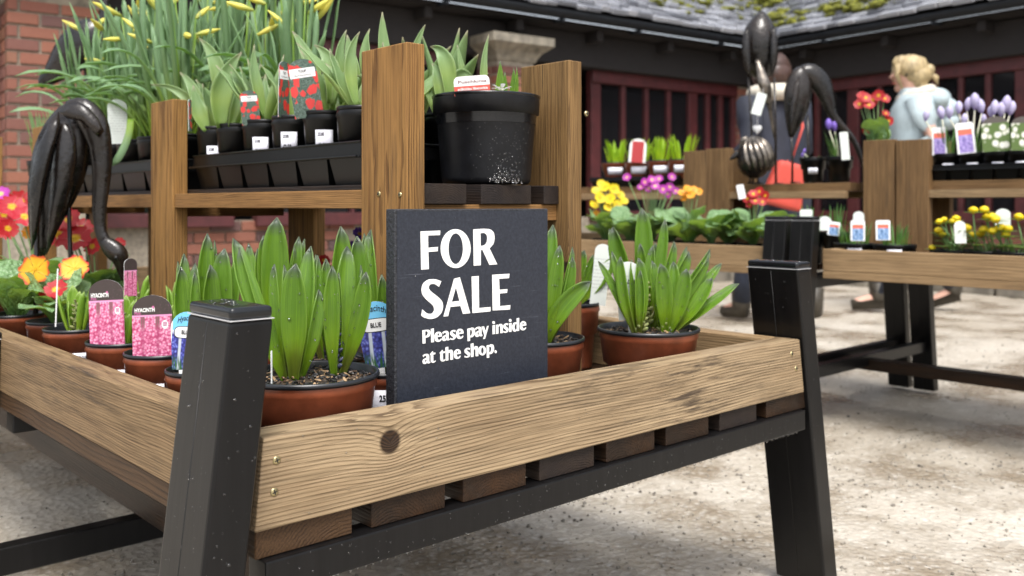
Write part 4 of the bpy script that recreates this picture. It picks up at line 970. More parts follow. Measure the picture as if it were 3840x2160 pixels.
def _oval(T, C, X, Y, wd, ht, N_):
    for nm, k, mt, lf in (('panel_outline', 1.06, 'ink', .0012), ('name_panel', 1.0, 'tag_white', .0014)):
        mb = MB(); a, b_ = wd*.36*k, ht*.095*(k if k == 1 else 1.12); pts = []
        for i in range(24):
            q = i*2*math.pi/24; x_ = math.copysign(abs(math.cos(q))**.45, math.cos(q))*a; y_ = math.copysign(abs(math.sin(q))**.7, math.sin(q))*b_
            pts.append(C + X*x_ + Y*(ht*.645 + y_) + N_*lf)
        link(nm, mb.add(pts, [tuple(range(24))]).mesh(nm, MATS[mt]), T)
    lettering(T, 'BLUE', C - X*wd*.15 + Y*ht*.615 + N_*.0016, X, Y, ht*.07, wd*.28, 'ink', .03)
    o_ = C - X*wd*.30 + Y*ht*.80
    lettering(T, 'Hyacinth', o_, X, Y, ht*.095, wd*.58, 'ink', .01, shear=.2, fn=lambda a, b_: o_ + X*a + Y*(b_ + wd*.10*math.sin(math.pi*a/(wd*.6))) + N_*.0014)
plant_tag('blue hyacinth picture label leaning against the sale board', 'tag_blue', 957, 925, 1.236, 97, 168, 'shoulder', .1, .10, (), extra=_oval)
plant_tag('blue hyacinth picture label half behind the front steel leg', 'tag_blue', 462, 930, 1.232, 76, 146, 'shoulder', -.1, -.07, (), extra=_oval)
# white cards at the right-hand pots
plant_tag('white information card behind the green-budded hyacinth leaves', 'tag_info', 1587, 806, 1.55, 62, 148, 'arch', -.3, .06, (('HYACINT', .1, .62, .07, .8, 'ink', .03),))
plant_tag('white card in the pot behind the right shelf post', 'tag_info', 1503, 768, 1.88, 40, 155, 'arch', .1, -.1, ())
plant_tag('white card edge beside the front steel leg', 'tag_info', 683, 992, 1.10, 7, 110, 'square', 1.2, .02, ())
# ------------------------------------------------------------------ the sale board
YSG = .090; SL = at(993, 700, Y=YSG).x; SRt = at(1379, 700, Y=YSG).x; ZT = .7005; TH = .020
TS = thing('sale_board', 'slate-painted wooden board lettered FOR SALE leaning on the rail', 'sign', ((SL + SRt)/2, YSG + .01, ZS))
bd = MB().box((SL, YSG, ZS + .001), (SRt, YSG + TH, ZT)).mesh('board', MATS['sign_edge']); bevel(bd, .0022, 3)
bo = link('board', bd, TS)
link('painted_face', MB().box((SL + .0035, YSG - .0004, ZS + .003), (SRt - .003, YSG + .002, ZT - .003)).mesh('painted_face', MATS['sign_paint']), TS)
def sp(zx, zy, lift=.0009):                  # traced outline point -> board face
    r = ray((1280 + zx * .4969) / 1.49068, (720 + zy * .4969) / 1.49068); k = (YSG - lift - CAM.y) / r.y
    return CAM + r * k
def glyph(name, outer, inner=None):
    "letter from its outline (and counter), triangulated"
    bm = bmesh.new()
    def loop(ps):
        vs = [bm.verts.new(sp(*p)) for p in ps]; return [bm.edges.new((vs[i], vs[(i+1) % len(vs)])) for i in range(len(vs))]
    es = loop(outer) + (loop(inner) if inner else [])
    bmesh.ops.triangle_fill(bm, edges=es, use_beauty=True)
    for f in bm.faces:
        f.normal_update()
        if f.normal.y > 0: f.normal_flip()
    ext = bmesh.ops.extrude_face_region(bm, geom=bm.faces[:]); bmesh.ops.translate(bm, verts=[v for v in ext['geom'] if isinstance(v, bmesh.types.BMVert)], vec=(0, .0006, 0))
    me = bpy.data.meshes.new(name); bm.to_mesh(me); bm.free(); me.materials.append(MATS['white_paint']); return link(name, me, TS)
def ell(cx, cy, rx, ry, n=36, rot=0): return [(cx + rx*math.cos(2*math.pi*i/n) , cy + ry*math.sin(2*math.pi*i/n)) for i in range(n)]
def smooth(ps, it=2):
    for _ in range(it):
        q = []
        for i in range(len(ps)):
            a, b_ = V(ps[i]), V(ps[(i+1) % len(ps)]); q += [tuple(a*.75 + b_*.25), tuple(a*.25 + b_*.75)]
        ps = q
    return ps
def mixcurve(ps):
    "points marked with a third value 1 stay sharp corners, the others are rounded"
    out = []; n = len(ps)
    for i in range(n):
        p = ps[i]
        if len(p) == 3: out.append(p[:2]); continue
        a, c_ = V(ps[i-1][:2]), V(ps[(i+1) % n][:2]); b_ = V(p[:2])
        for t in (.25, .5, .75):
            q0 = (a + b_)/2; q1 = (b_ + c_)/2; out.append(tuple(q0*(1-t)**2 + b_*2*t*(1-t) + q1*t*t))
    return out
glyph('letter', [(598,297),(747,291),(745,325),(655,328),(656,421),(730,414),(728,447),(657,453),(661,582),(603,586)])
glyph('letter', ell(863, 427, 113, 147), ell(864, 428, 55, 116))
glyph('letter', mixcurve([(996,282,1),(1075,277,1),(1125,279),(1153,305),(1158,345),(1152,388),(1130,415),(1118,424,1),(1177,546,1),(1118,550,1),(1066,438,1),(1053,438,1),(1053,553,1),(1000,556,1)]), mixcurve([(1050,312,1),(1075,306),(1098,320),(1103,350),(1098,385),(1078,404),(1052,407,1)]))
glyph('letter', mixcurve([(755,673,1),(737,716,1),(705,692),(670,694),(656,722),(672,748),(738,797),(764,828),(770,860),(760,912),(720,950),(670,962),(615,945),(603,930,1),(612,886,1),(645,918),(685,922),(704,892),(695,855),(640,812),(610,775),(603,735),(615,690),(655,658),(710,656)]))
glyph('letter', [(852,655),(895,644),(973,915),(918,920),(899,860),(823,868),(806,937),(772,940)], [(865,718),(892,822),(834,829)])
glyph('letter', [(984,638),(1037,634),(1040,876),(1126,868),(1126,901),(990,914)])
glyph('letter', [(1139,625),(1269,617),(1266,650),(1191,655),(1194,738),(1254,733),(1251,761),(1195,766),(1197,862),(1276,854),(1273,887),(1143,894)])
def R1(p): return ((1570 + p[0]*.17857 - 1280)/.4969, (1185 + p[1]*.17857 - 720)/.4969) + tuple(p[2:])
def R2(p): return ((1780 + p[0]*.1514 - 1280)/.4969, (1170 + p[1]*.1514 - 720)/.4969) + tuple(p[2:])
def R3(p): return ((1570 + p[0]*.2129 - 1280)/.4969, (1270 + p[1]*.2129 - 720)/.4969) + tuple(p[2:])
def lg(Rn, outer, inner=None, tr=(1, 0, 1, 0)):
    f = lambda ps: mixcurve([Rn((p[0]*tr[0] + tr[1], p[1]*tr[2] + tr[3]) + tuple(p[2:])) for p in ps])
    glyph('letter', f(outer), f(inner) if inner else None)
e_o = [(488,430,1),(395,442,1),(400,480),(430,508),(460,492),(478,470,1),(486,490,1),(462,530),(410,550),(352,532),(330,470),(338,385),(385,333),(445,328),(484,360),(491,410)]; e_i = [(393,415,1),(398,375),(415,356),(433,375),(433,408,1)]
a_o = [(498,348,1),(540,316),(605,308),(634,345),(632,400),(630,465),(640,486),(652,478,1),(656,492,1),(630,516),(600,512),(590,500,1),(550,530),(506,524),(490,480),(510,425),(575,395,1),(576,365),(560,346),(535,352),(512,385,1)]; a_i = [(577,420,1),(550,440),(543,470),(560,486),(577,470,1)]
s_o = [(838,290,1),(820,335,1),(795,312),(768,318),(768,345),(800,373),(840,402),(846,445),(818,503),(755,520),(712,505,1),(718,463,1),(750,488),(787,478),(785,452),(745,425),(712,390),(712,332),(752,285),(808,277)]
p_o = [(1023,270,1),(1070,258,1),(1079,266,1),(1112,240),(1168,248),(1188,310),(1180,388),(1140,444),(1090,452),(1080,450,1),(1080,522,1),(1030,530,1)]; p_i = [(1077,300,1),(1097,286),(1123,308),(1124,372),(1105,414),(1078,412,1)]
t_o = [(198,280,1),(250,220,1),(258,250,1),(297,245,1),(293,275,1),(258,281,1),(258,370),(262,397),(280,397),(297,384,1),(303,398,1),(275,423),(240,428),(213,408),(213,360),(213,288,1)]
h_o = [(473,155,1),(522,142,1),(524,222,1),(550,194),(592,193),(608,230),(607,370,1),(560,375,1),(558,280),(556,250),(540,243),(524,262,1),(524,383,1),(478,388,1)]
lg(R1, [(78,302,1),(150,291,1),(218,285),(251,320),(251,378),(222,436),(165,456),(143,460,1),(143,575,1),(85,580,1)], [(138,325,1),(168,317),(192,335),(194,378),(175,412),(138,420,1)])
lg(R1, [(258,272,1),(320,260,1),(324,548,1),(264,557,1)])
lg(R1, e_o, e_i); lg(R1, a_o, a_i); lg(R1, s_o, None, (.94, -8, .878, 49)); lg(R1, e_o, e_i, (1, 454, 1, -62))
lg(R1, p_o, p_i); lg(R1, a_o, a_i, (1, 690, 1, -86))
lg(R2, [(170,365,1),(232,356,1),(274,478,1),(312,349,1),(350,343,1),(258,662,1),(213,671,1),(242,582,1)])
lg(R2, [(443,332,1),(503,322,1),(505,543,1),(445,553,1)]); lg(R2, ell(472, 262, 32, 37, 16)); lg(R2, [(857,280,1),(915,270,1),(915,487,1),(860,497,1)]); lg(R2, ell(883, 210, 33, 38, 16))
lg(R2, [(528,322,1),(578,312,1),(585,328,1),(622,296),(685,296),(699,345),(697,518,1),(640,527,1),(638,400),(636,355),(612,346),(590,370,1),(590,535,1),(530,543,1)])
lg(R2, s_o)
lg(R2, [(1042,160,1),(1103,145,1),(1103,465,1),(1050,472,1),(1045,460,1),(1010,492),(958,482),(926,420),(932,325),(975,260),(1030,254),(1045,262,1)], [(1043,305,1),(1020,288),(997,320),(987,375),(997,432),(1020,444),(1043,425,1)])
lg(R2, e_o, e_i, (1.02, 780, 1.06, -122))
lg(R3, a_o, a_i, (.865, -359, .838, 6)); lg(R3, t_o); lg(R3, t_o, None, (1, 170, 1, -23)); lg(R3, h_o); lg(R3, e_o, e_i, (.785, 358, .80, -78)); lg(R3, s_o, None, (.794, 243, .738, -45)); lg(R3, h_o, None, (1, 445, 1, -63))
lg(R3, ell(1122, 210, 68, 86, 28), ell(1123, 210, 23, 57, 24)); lg(R3, p_o, p_i, (.815, 364, .838, -104)); lg(R3, ell(1357, 230, 21, 27, 14))

# ------------------------------------------------------------------ black pot of white bulbs between the shelf posts
cb = at(1223, 400, d=1.55); cb = V((cb.x, cb.y, ZSH + .0005)); RB, HB = .0905, .148
TBk = thing('potted_puschkinia', 'big scuffed black plastic pot standing between the two shelf posts', 'potted plant', cb)
prof = [(.02, .003), (.070, .002), (.0735, .006), (.0745, .012), (.0825, .113), (.0835, .1155), (.0885, .117), (RB - .001, .1435)]
pk = link('pot', MB().lathe(prof, 64).mesh('pot', MATS['old_black_plastic'], True), TBk, Matrix.Translation(cb))
link('rim', MB().lathe([(RB - .0012, .1425), (RB, .1445), (RB + .0002, .147), (RB - .002, .148), (RB - .004, .146), (RB - .006, .12), (RB - .008, .10)], 64).mesh('rim', MATS['cap_plastic'], True), pk, Matrix.Translation(cb))
so_ = link('soil', MB().lathe([(.0001, .125), (.04, .127), (.084, .124)], 30).mesh('soil', MATS['compost'], True), TBk, Matrix.Translation(cb))
rnd = random.Random(21); wet = MB(); sp_ = MB()
for i in range(120):
    q = cam_ang(cb) + rnd.gauss(.42, .22); z = abs(rnd.gauss(.006, .016)) + .003
    if z > .05: continue
    rr = .0745 + .008*(z - .012)/.1; dome(wet, cb + V((rr*math.cos(q), rr*math.sin(q), z)), (math.cos(q), math.sin(q), -.2), rnd.uniform(.0008, .0028), .6)
link('wet_film', wet.mesh('wet_film', MATS['water_drop'], True), pk, kind='stuff')
plain('dried_mud', (.16, .155, .15), .8, .4, 60, .4)
for i in range(150):
    q = cam_ang(cb) + rnd.gauss(.5, .5); z = rnd.uniform(.004, .104); rr = .0747 + .008*(z - .012)/.1
    dome(sp_, cb + V((rr*math.cos(q), rr*math.sin(q), z)), (math.cos(q), math.sin(q), 0), rnd.uniform(.0003, .0008), .3, 5)
link('mud_specks', sp_.mesh('mud_specks', MATS['dried_mud']), pk, kind='stuff')
for xv, yv, bx, wpx, dz, tn in ((1258, 152, 1250, 24, -.02, .2), (1300, 168, 1290, 14, -.01, .6), (1292, 170, 1285, 20, .02, -.3), (1188, 205, 1185, 12, -.04, .1), (1152, 204, 1150, 10, -.03, .1), (1270, 180, 1262, 18, .03, .2)):
    d = depth(cb) + dz; B = at(bx, 240, d=d); B.z = cb.z + .125
    add_leaf(TBk, 'hyacinth_leaf', B, at(xv, yv, d=d), pxm(wpx, d), face=Matrix.Rotation(tn, 3, 'Z') @ (CAM - B), kind='tu', nL=9, nW=4, cup=.4, bow=RT*.004)
fl = MB(); pc = at(1262, 228, d=depth(cb) - .055)
for k in range(9):
    q = k*.7; o_ = RT*math.cos(q) + FW*math.sin(q); vs, fs, uv = leaf_geo(pc + o_*.002, pc + o_*.017 + UP*(.006 + .004*math.sin(k*3)), .008, bow=UP*.003, face=UP - o_*.2, kind='pr', nL=5, nW=2, cup=.2); fl.add(vs, fs, uv)
link('white_flower', fl.mesh('white_flower', MATS['petal_white'], True), TBk)
def _line(T, C, X, Y, wd, ht, N_): pass
plant_tag('white and red plant label lettered Puschkinia in the black pot', 'tag_puschkinia', 1189, 240, 1.475, 90, 49, 'square', -.05, .075,
    (('Puschkinia', .12, .64, .17, .80, 'tag_print', .012), ('scilloides libanotica', .10, .29, .13, .84, 'white_paint', .02))) if plain('tag_print', (.17, .05, .06), .5) else 0
# ------------------------------------------------------------------ tray of tulips on the shelf
def carry_tray(label, x0, x1, y0, y1, z0, lip0, lip1, ny, nx, mat='black_plastic'):
    T = thing('carry_tray', label, 'tray', ((x0+x1)/2, (y0+y1)/2, z0))
    e = .0015; mb = MB()
    for a, c_ in (((x0, y0), (x0+e, y1)), ((x1-e, y0), (x1, y1)), ((x0+e, y0), (x1-e, y0+e)), ((x0+e, y1-e), (x1-e, y1))): mb.box((*a, lip0), (*c_, lip1))
    mb.box((x0-.008, y0-.008, lip0), (x0-.0002, y1+.008, lip0 + .002)); mb.box((x1+.0002, y0-.008, lip0), (x1+.008, y1+.008, lip0+.002))
    mb.tube([V((x0, y0, lip1)), V((x0, y1, lip1))], .0022, 6); mb.tube([V((x0 - .008, y0, lip0 + .001)), V((x0 - .008, y1, lip0 + .001))], .002, 6); mb.tube([V((x0, y0, lip1)), V((x1, y0, lip1))], .0022, 6)
    link('tray_rim', mb.mesh('tray_rim', MATS[mat]), T)
    py, px_ = (y1-y0)/ny, (x1-x0)/nx; cell = MB(); hx, hy = px_/2 - .004, py/2 - .004
    cell.add([(-hx, -hy, lip0 - z0), (hx, -hy, lip0 - z0), (hx, hy, lip0 - z0), (-hx, hy, lip0 - z0), (-hx*.86, -hy*.86, .001), (hx*.86, -hy*.86, .001), (hx*.86, hy*.86, .001), (-hx*.86, hy*.86, .001)], [(1,0,4,5), (2,1,5,6), (3,2,6,7), (0,3,7,4), (4,7,6,5)])
    cm = cell.mesh('tray_cell', MATS[mat]); cs = []
    for i in range(nx):
        for j in range(ny):
            c_ = V((x0 + px_*(i+.5), y0 + py*(j+.5), z0)); link('tray_cell', cm, T, Matrix.Translation(c_)); cs.append(c_)
    return T, cs
tulip_ys = [.458, .567, .683, .800, .915, 1.01]
TT, _ = carry_tray('black plastic carry tray holding potted tulips on the upper shelf', .375, .655, .395, 1.035, ZSH + .0005, ZSH + .045, ZSH + .070, 6, 2)
PRH = .118
def small_black_pot(T, c, rad, H, rnd, nch=0):
    return make_pot(T, c, rad, H, 'black_plastic', 'black_plastic', nch, .80, rnd)
def tulip(label, xy, seed, extra=(), n=8, hmul=1.0, group=None):
    rnd = random.Random(seed); c = V((*xy, ZSH + .006)); T = thing('potted_tulip', label, 'potted plant', c, group)
    p = small_black_pot(T, c, .042, PRH + .008, rnd); sz = c.z + PRH*.86
    for i in range(n):
        q = rnd.random()*6.283; o_ = V((math.cos(q), math.sin(q), 0)); L = rnd.uniform(.11, .175)*hmul
        if group is None and o_.dot(-FW) > .15: o_ = o_ + FW*1.1*o_.dot(-FW); o_.normalize()
        sp2 = rnd.uniform(.15, .75)
        tip = V((c.x, c.y, sz)) + o_*L*sp2 + UP*L*(1 - sp2*.35)
        add_leaf(T, 'tulip_leaf', V((c.x, c.y, sz)) + o_*rnd.uniform(.004, .015), tip, rnd.uniform(.028, .050), bow=o_*rnd.uniform(-.01, .02) + UP*rnd.uniform(0, .03), face=-o_ + UP*.35, kind='tu', nL=12, nW=5, cup=rnd.uniform(.3, .7), wave=rnd.uniform(0, .25), twist=rnd.uniform(-.6, .6), ph=rnd.random()*6, solid=.0011)
    for (bx, by, xv, yv, wpx, dz, bow, tn, tw) in extra:
        d = depth(c) - .02 + dz; B = at(bx, by, d=d); 
        add_leaf(T, 'tulip_leaf', B, at(xv, yv, d=d + .01), pxm(wpx, d), bow=RT*bow[0] + UP*bow[1], face=Matrix.Rotation(tn, 3, 'Z') @ (CAM - B), kind='tu', nL=14, nW=6, cup=.45, wave=.1, twist=tw, solid=.0011)
    return T, p, c
tul = []
ex = {2: [(806, 262, 735, 78, 40, .0, (.01, .02), .3, 0)], 1: [(830, 262, 790, 113, 44, .0, (.03, .03), .2, .3), (905, 270, 873, 87, 38, .02, (-.004, .02), -.1, 0), (860, 265, 872, 75, 30, .04, (-.02, .02), .5, .4)],
      3: [(670, 300, 640, 112, 30, .02, (-.02, .01), .3, 0), (640, 270, 580, 180, 30, .03, (-.01, .02), .2, 0)],
      4: [(557, 322, 609, 131, 56, -.01, (-.035, .02), .1, .1), (560, 318, 500, 96, 44, .03, (.03, .05), .1, .3), (578, 320, 600, 205, 26, -.02, (.008, 0), .2, 0)],
      5: [(505, 330, 452, 182, 34, .0, (.02, .03), .2, .2), (520, 330, 486, 215, 40, -.02, (-.008, .0), .1, 0), (512, 330, 380, 213, 26, .02, (.03, .05), .1, .4)],
      0: [(985, 262, 962, 30, 36, .06, (-.01, .02), .2, 0), (900, 272, 905, 80, 34, .0, (-.03, .02), .3, 0), (1010, 250, 1070, 62, 24, .1, (.0, .03), .2, 0), (945, 250, 930, 72, 38, .05, (-.02, .02), -.4, .4)]}
tlab = ['tulip pot beside the front shelf post', 'tulip pot with crisp 25280 price sticker next the post', 'tulip pot with a widest red label in the tray', 'tulip pot with sticker half sunk in the tray', 'tulip pot with the broad curled leaf in the tray', 'tulip pot at the tray end by the second post']
for i, Y in enumerate(tulip_ys[:6]): tul.append(tulip(tlab[i], (.418, Y), 70 + i, ex.get(i, ())))
for i, Y in enumerate(tulip_ys[:6]): tulip('tulip pot in the back row of the shelf tray', (.60, Y), 90 + i, (), 9, 1.15, 'tulip pots in the back row')
tulip('tulip pot just behind the big black pot on the shelf', (.495, .455), 104, ((1165, 262, 1195, 200, 46, .02, (-.03, .05), .2, .2), (1130, 262, 1082, 118, 44, .0, (.02, .05), .2, .3), (1220, 250, 1230, 86, 20, -.02, (-.012, .0), .3, 0), (1105, 262, 1086, 160, 34, .0, (.01, .02), .1, 0), (1170, 240, 1150, 112, 18, .03, (.0, .01), .3, 0)), 3)
for i, z_, dz in ((1, .052, .30), (2, .055, -.1), (3, .052, .1), (5, .045, .2)):
    T_, p_, c_ = tul[i]; sticker(p_, c_, .042, PRH + .008, cam_ang(c_) - .25 + dz*.3, z_, .031, .040, [('25280', .13, .74, .15, .40, .03), ('£2.50', .14, .20, .23, .52, .04)])
def _tul(T, C, X, Y, wd, ht, N_):
    q0 = C + Y*ht*.68 + N_*.0011
    link('name_panel', MB().add([q0 + X*a*wd + Y*b_*ht for a, b_ in ((-.44, 0), (.44, 0), (.44, .16), (-.44, .16))], [(0, 1, 2, 3)]).mesh('name_panel', MATS['tag_white']), T)
    lettering(T, 'TULIP', q0 - X*wd*.14 + Y*ht*.09, X, Y, ht*.045, wd*.28, 'ink', .03, .0004); lettering(T, 'Red Flowered', q0 - X*wd*.28 + Y*ht*.028, X, Y, ht*.035, wd*.56, 'ink', .0, .0004)
plant_tag('widest red tulip label in the shelf tray', 'tag_tulip', 779, 295, 1.622, 72, 148, 'arch', -.1, .16, (), extra=_tul)
plant_tag('narrow turned red tulip label next to the widest one', 'tag_tulip', 713, 296, 1.70, 36, 142, 'arch', .75, -.02, (), extra=_tul)
plant_tag('short red tulip label deep in its pot', 'tag_tulip', 633, 315, 1.79, 45, 88, 'arch', .1, .10, (), extra=_tul)
plant_tag('red tulip label cut off by the front shelf post', 'tag_tulip', 932, 268, 1.575, 40, 120, 'arch', .3, -.2, (), extra=_tul)
plant_tag('red tulip label seen nearly edge-on by the second post', 'tag_tulip', 478, 330, 1.9, 12, 80, 'arch', .9, .02, ())
# ------------------------------------------------------------------ daffodils on the far part of the shelf
daff_bud = MB()
vs_, fs_ = [], []
for i in range(9):
    t = i/8; r_ = .0052*math.sin(math.pi*(.12 + .80*t))*(1 - .25*t); daff = [V((r_*math.cos(k*math.pi/4), r_*math.sin(k*math.pi/4), .045*t)) for k in range(8)]
    vs_ += daff
daff_bud.add(vs_, [(i*8+k, i*8+(k+1) % 8, i*8+8+(k+1) % 8, i*8+8+k) for i in range(8) for k in range(8)], [(.5, .02 + .96*(j//8)/8) for j in range(72)])
DB = daff_bud.mesh('bud', MATS['daffodil_bud'], True)
def daffodil(label, xy, seed, nl=22, nb=4, hm=1.0, lean=0, group=None):
    rnd = random.Random(seed); c = V((*xy, ZSH + .006)); T = thing('potted_daffodil', label, 'potted plant', c, group)
    small_black_pot(T, c, .055, .125, rnd); sz = c.z + .10
    for i in range(nl):
        q = rnd.random()*6.283; o_ = V((math.cos(q), math.sin(q), 0)); L = rnd.uniform(.26, .42)*hm; arch = rnd.random() < .2
        sp2 = rnd.uniform(.45, .8) if arch else abs(rnd.gauss(.2, .16))
        if arch: o_ = (o_ - RT*1.1).normalized()
        tip = V((c.x, c.y, sz)) + o_*L*sp2 + UP*L*((.55 if arch else 1) - sp2*.2) - RT*lean*L
        add_leaf(T, 'daffodil_leaf', V((c.x, c.y, sz)) + o_*rnd.uniform(.004, .028), tip, rnd.uniform(.011, .0175), bow=(UP*L*.38 - o_*.03) if arch else o_*rnd.uniform(-.05, .04), face=(-o_ + UP*.3) if arch else -o_ + RT*rnd.uniform(-.5, .5), kind='da', nL=10, nW=2, cup=.5, twist=rnd.uniform(-1, 1), solid=.0009)
    for i in range(nb):
        q = rnd.random()*6.283; o_ = V((math.cos(q), math.sin(q), 0)); L = rnd.uniform(.24, .40)*hm; top_ = V((c.x, c.y, sz)) + o_*rnd.uniform(.01, .06) + UP*L
        st = link('stem', MB().tube([V((c.x, c.y, sz)) + o_*.012, V((c.x, c.y, sz)) + o_*.02 + UP*L*.5, top_], [.0028, .0026, .002], 7).mesh('stem', MATS['daffodil_leaf'], True), T)
        dv = (o_ + UP*rnd.uniform(-.3, .9) + RT*rnd.uniform(-.6, .6)).normalized(); M = Matrix.Translation(top_) @ dv.to_track_quat('Z', 'Y').to_matrix().to_4x4() @ Matrix.Scale(rnd.uniform(1.1, 1.7), 4)
        link('bud', DB, T, M)
    return T
carry_tray('black plastic carry tray under the budding daffodils', .378, .655, 1.18, 1.90, ZSH + .0005, ZSH + .045, ZSH + .070, 5, 2)
k = 0
for j, Y in enumerate((1.24, 1.37, 1.51, 1.66, 1.82)):
    daffodil(('budding daffodil pot just past the second shelf post', 'budding daffodil pot with white care label', 'budding daffodil pot in the front row behind the crane back', 'daffodil pot with arching outer leaves above the crane', 'daffodil pot at the tray end next the third post')[j], (.44, Y), 200 + j, 34, 5, 1.0 - .05*(j == 4), .0)
    daffodil('budding daffodil pot in the back row of the far tray', (.585, Y + .02), 220 + j, 40, 8, 1.12, 0, 'daffodils in the back row')
for j, Y in enumerate((.98, 1.10)): daffodil('budding daffodil pot behind the tulips on the far shelf rail', (.61, Y + .03), 240 + j, 34, 8, .98, -.03, 'daffodils behind the tulips')
plant_tag('pale green care card among the daffodils', 'tag_info', 297, 362, 2.25, 45, 112, 'arch', .0, .02, ())
# fallen pale leaf over the shelf edge
fa = thing('bent_leaf', 'pale bent daffodil leaf hanging over the shelf edge by the crane', 'leaf', at(310, 360, d=2.05))
add_leaf(fa, 'daffodil_leaf', at(328, 300, d=2.06), at(283, 418, d=2.02), .017, bow=RT*.02, kind='da', nL=10, nW=2, cup=.3)
def grass_pot(label, c, rad, H, seed, n=40, L=(.06, .11), mat='lime_leaf', wd=.006, body='black_plastic', rim='black_plastic', group=None, cat='potted plant', name='potted_bulbs'):
    rnd = random.Random(seed); c = V(c); T = thing(name, label, cat, c, group); p = make_pot(T, c, rad, H, body, rim, 0, .9, rnd); sz = c.z + H*.88
    for i in range(n):
        q = rnd.random()*6.283; o_ = V((math.cos(q), math.sin(q), 0)); l = rnd.uniform(*L); r_ = rad*.7*math.sqrt(rnd.random())
        add_leaf(T, mat, V((c.x, c.y, sz)) + o_*r_, V((c.x, c.y, sz)) + o_*(r_ + l*rnd.uniform(.05, .35)) + UP*l, wd*rnd.uniform(.7, 1.3), bow=o_*-.004, face=-o_ + UP*.2, kind='da', nL=5, nW=2, cup=.4, solid=0)
    return T, p, c
for i, Y in enumerate((2.08, 2.25)): grass_pot('grassy green bulb pot on the shelf past the third post', (.43, Y, ZSH + .004), .055, .10, 260 + i, 46, (.09, .17), 'daffodil_leaf', .008, group='grassy pots past the third post')

# ------------------------------------------------------------------ primroses
def leaf_variant(seed):
    rnd = random.Random(seed); vs, fs, uv = leaf_geo((.06, 0, .0), (1, rnd.uniform(-.1, .1), rnd.uniform(.10, .5)), .55, bow=V((.0, 0, rnd.uniform(.28, .42))), face=V((-.3, 0, 1)), kind='pr', nL=14, nW=8, cup=-.12, wave=.18, ph=rnd.random()*6)
    vs = [V(v) + V((0, 0, .02*mnoise.noise(V(v)*9 + V((seed, 0, 0))))) for v in vs]
    return MB().add(vs, fs, uv).mesh('leaf', MATS['primrose_leaf'], True)
PLV = [leaf_variant(s_) for s_ in range(5)]
def bloom(mat):
    mb = MB()
    for k in range(5):
        q = k*2*math.pi/5; vs, uv = [], []; prof = [(0, .02), (.3, .2), (.6, .43), (.85, .54), (1.0, .36)]
        for (r_, w_) in prof:
            for s_ in (-1, -.5, 0, .5, 1):
                rr = r_*(1 - .12*(1 - abs(s_))*(r_ > .9)); x_, y_ = rr, s_*w_; vs.append(V((x_*math.cos(q) - y_*math.sin(q), x_*math.sin(q) + y_*math.cos(q), .10*r_*r_ + .03*math.cos(s_*5) + .012*k))); uv.append((.5 + s_*.4, max(.01, r_*.98)))
        mb.add(vs, [(i*5+j, i*5+5+j, i*5+6+j, i*5+1+j) for i in range(4) for j in range(4)], uv)
    mb.tube([V((0, 0, .02)), V((0, 0, -.5))], .06, 5)
    for j in range(len(mb.u) - 10, len(mb.u)): mb.u[j] = (.5, .05)
    return mb.mesh('flower', MATS[mat], True)
BL = {m_: bloom(m_) for m_ in ('petal_red', 'petal_flame', 'petal_pinkred', 'petal_yellow', 'petal_magenta', 'petal_orange', 'petal_violet')}
def put_leaf(T, me, p, q, L, lift, rnd):
    M = Matrix.Translation(p) @ Matrix.Rotation(q, 4, 'Z') @ Matrix.Rotation(-lift, 4, 'Y') @ Matrix.Rotation(rnd.uniform(-.3, .3), 4, 'X') @ Matrix.Scale(L, 4); return link('leaf', me, T, M)
def put_bloom(T, mat, p, r, nrm, rnd, root=None):
    M = Matrix.Translation(p) @ V(nrm).to_track_quat('Z', 'Y').to_matrix().to_4x4() @ Matrix.Rotation(rnd.random()*6, 4, 'Z') @ Matrix.Scale(r, 4); o = link('flower', BL[mat], T, M)
    if root is not None: link('stem', MB().tube([root, (V(root) + V(p))/2 + V((0, 0, .01)), V(p) - V(nrm).normalized()*r*.4], .0018, 5).mesh('stem', MATS['primrose_leaf'], True), T)
def primrose(label, c, seed, blooms=(), nl=12, LL=.085, rad=.055, H=.10, body='terracotta_plastic', rim='rim_plastic', group=None, stick=False, lift=(.1, .7)):
    """blooms: (column, row, radius in view px, petal material, depth shift)"""
    rnd = random.Random(seed); c = V(c); T = thing('potted_primrose', label, 'potted plant', c, group); p = make_pot(T, c, rad, H, body, rim, 0, .86, rnd); sz = c.z + H*.88
    for i in range(nl):
        q = i*2*math.pi/nl + rnd.uniform(-.3, .3); put_leaf(T, rnd.choice(PLV), V((c.x, c.y, sz)), q, LL*rnd.uniform(.75, 1.2), rnd.uniform(*lift), rnd)
    for (xv, yv, rp, mt, dz) in blooms:
        d = depth(c) + dz; P = at(xv, yv, d=d); n = (CAM - P).normalized() + UP*rnd.uniform(.1, .9) + RT*rnd.uniform(-.5, .5); put_bloom(T, mt, P, pxm(rp, d) * .84, n, rnd, V((c.x, c.y, sz)))
    if stick: sticker(p, c, rad, H, cam_ang(c) - .3, .03, .035, .03, [('25281', .2, .62, .2, .5, .02)])
    return T
XA = .105
primrose('flame yellow and red primrose in front of the crane feet', (XA + .02, 1.10, ZS), 300, [(88, 680, 46, 'petal_flame', -.01), (186, 676, 42, 'petal_flame', .05), (140, 728, 34, 'petal_red', -.03), (120, 742, 26, 'petal_red', -.02)], 12, .105, .056, .105, stick=True)
primrose('crimson primrose with broad leaves at the rail', (XA - .01, 1.28, ZS), 301, [(20, 575, 30, 'petal_red', .1)], 13, .13, .056, .105, stick=True)
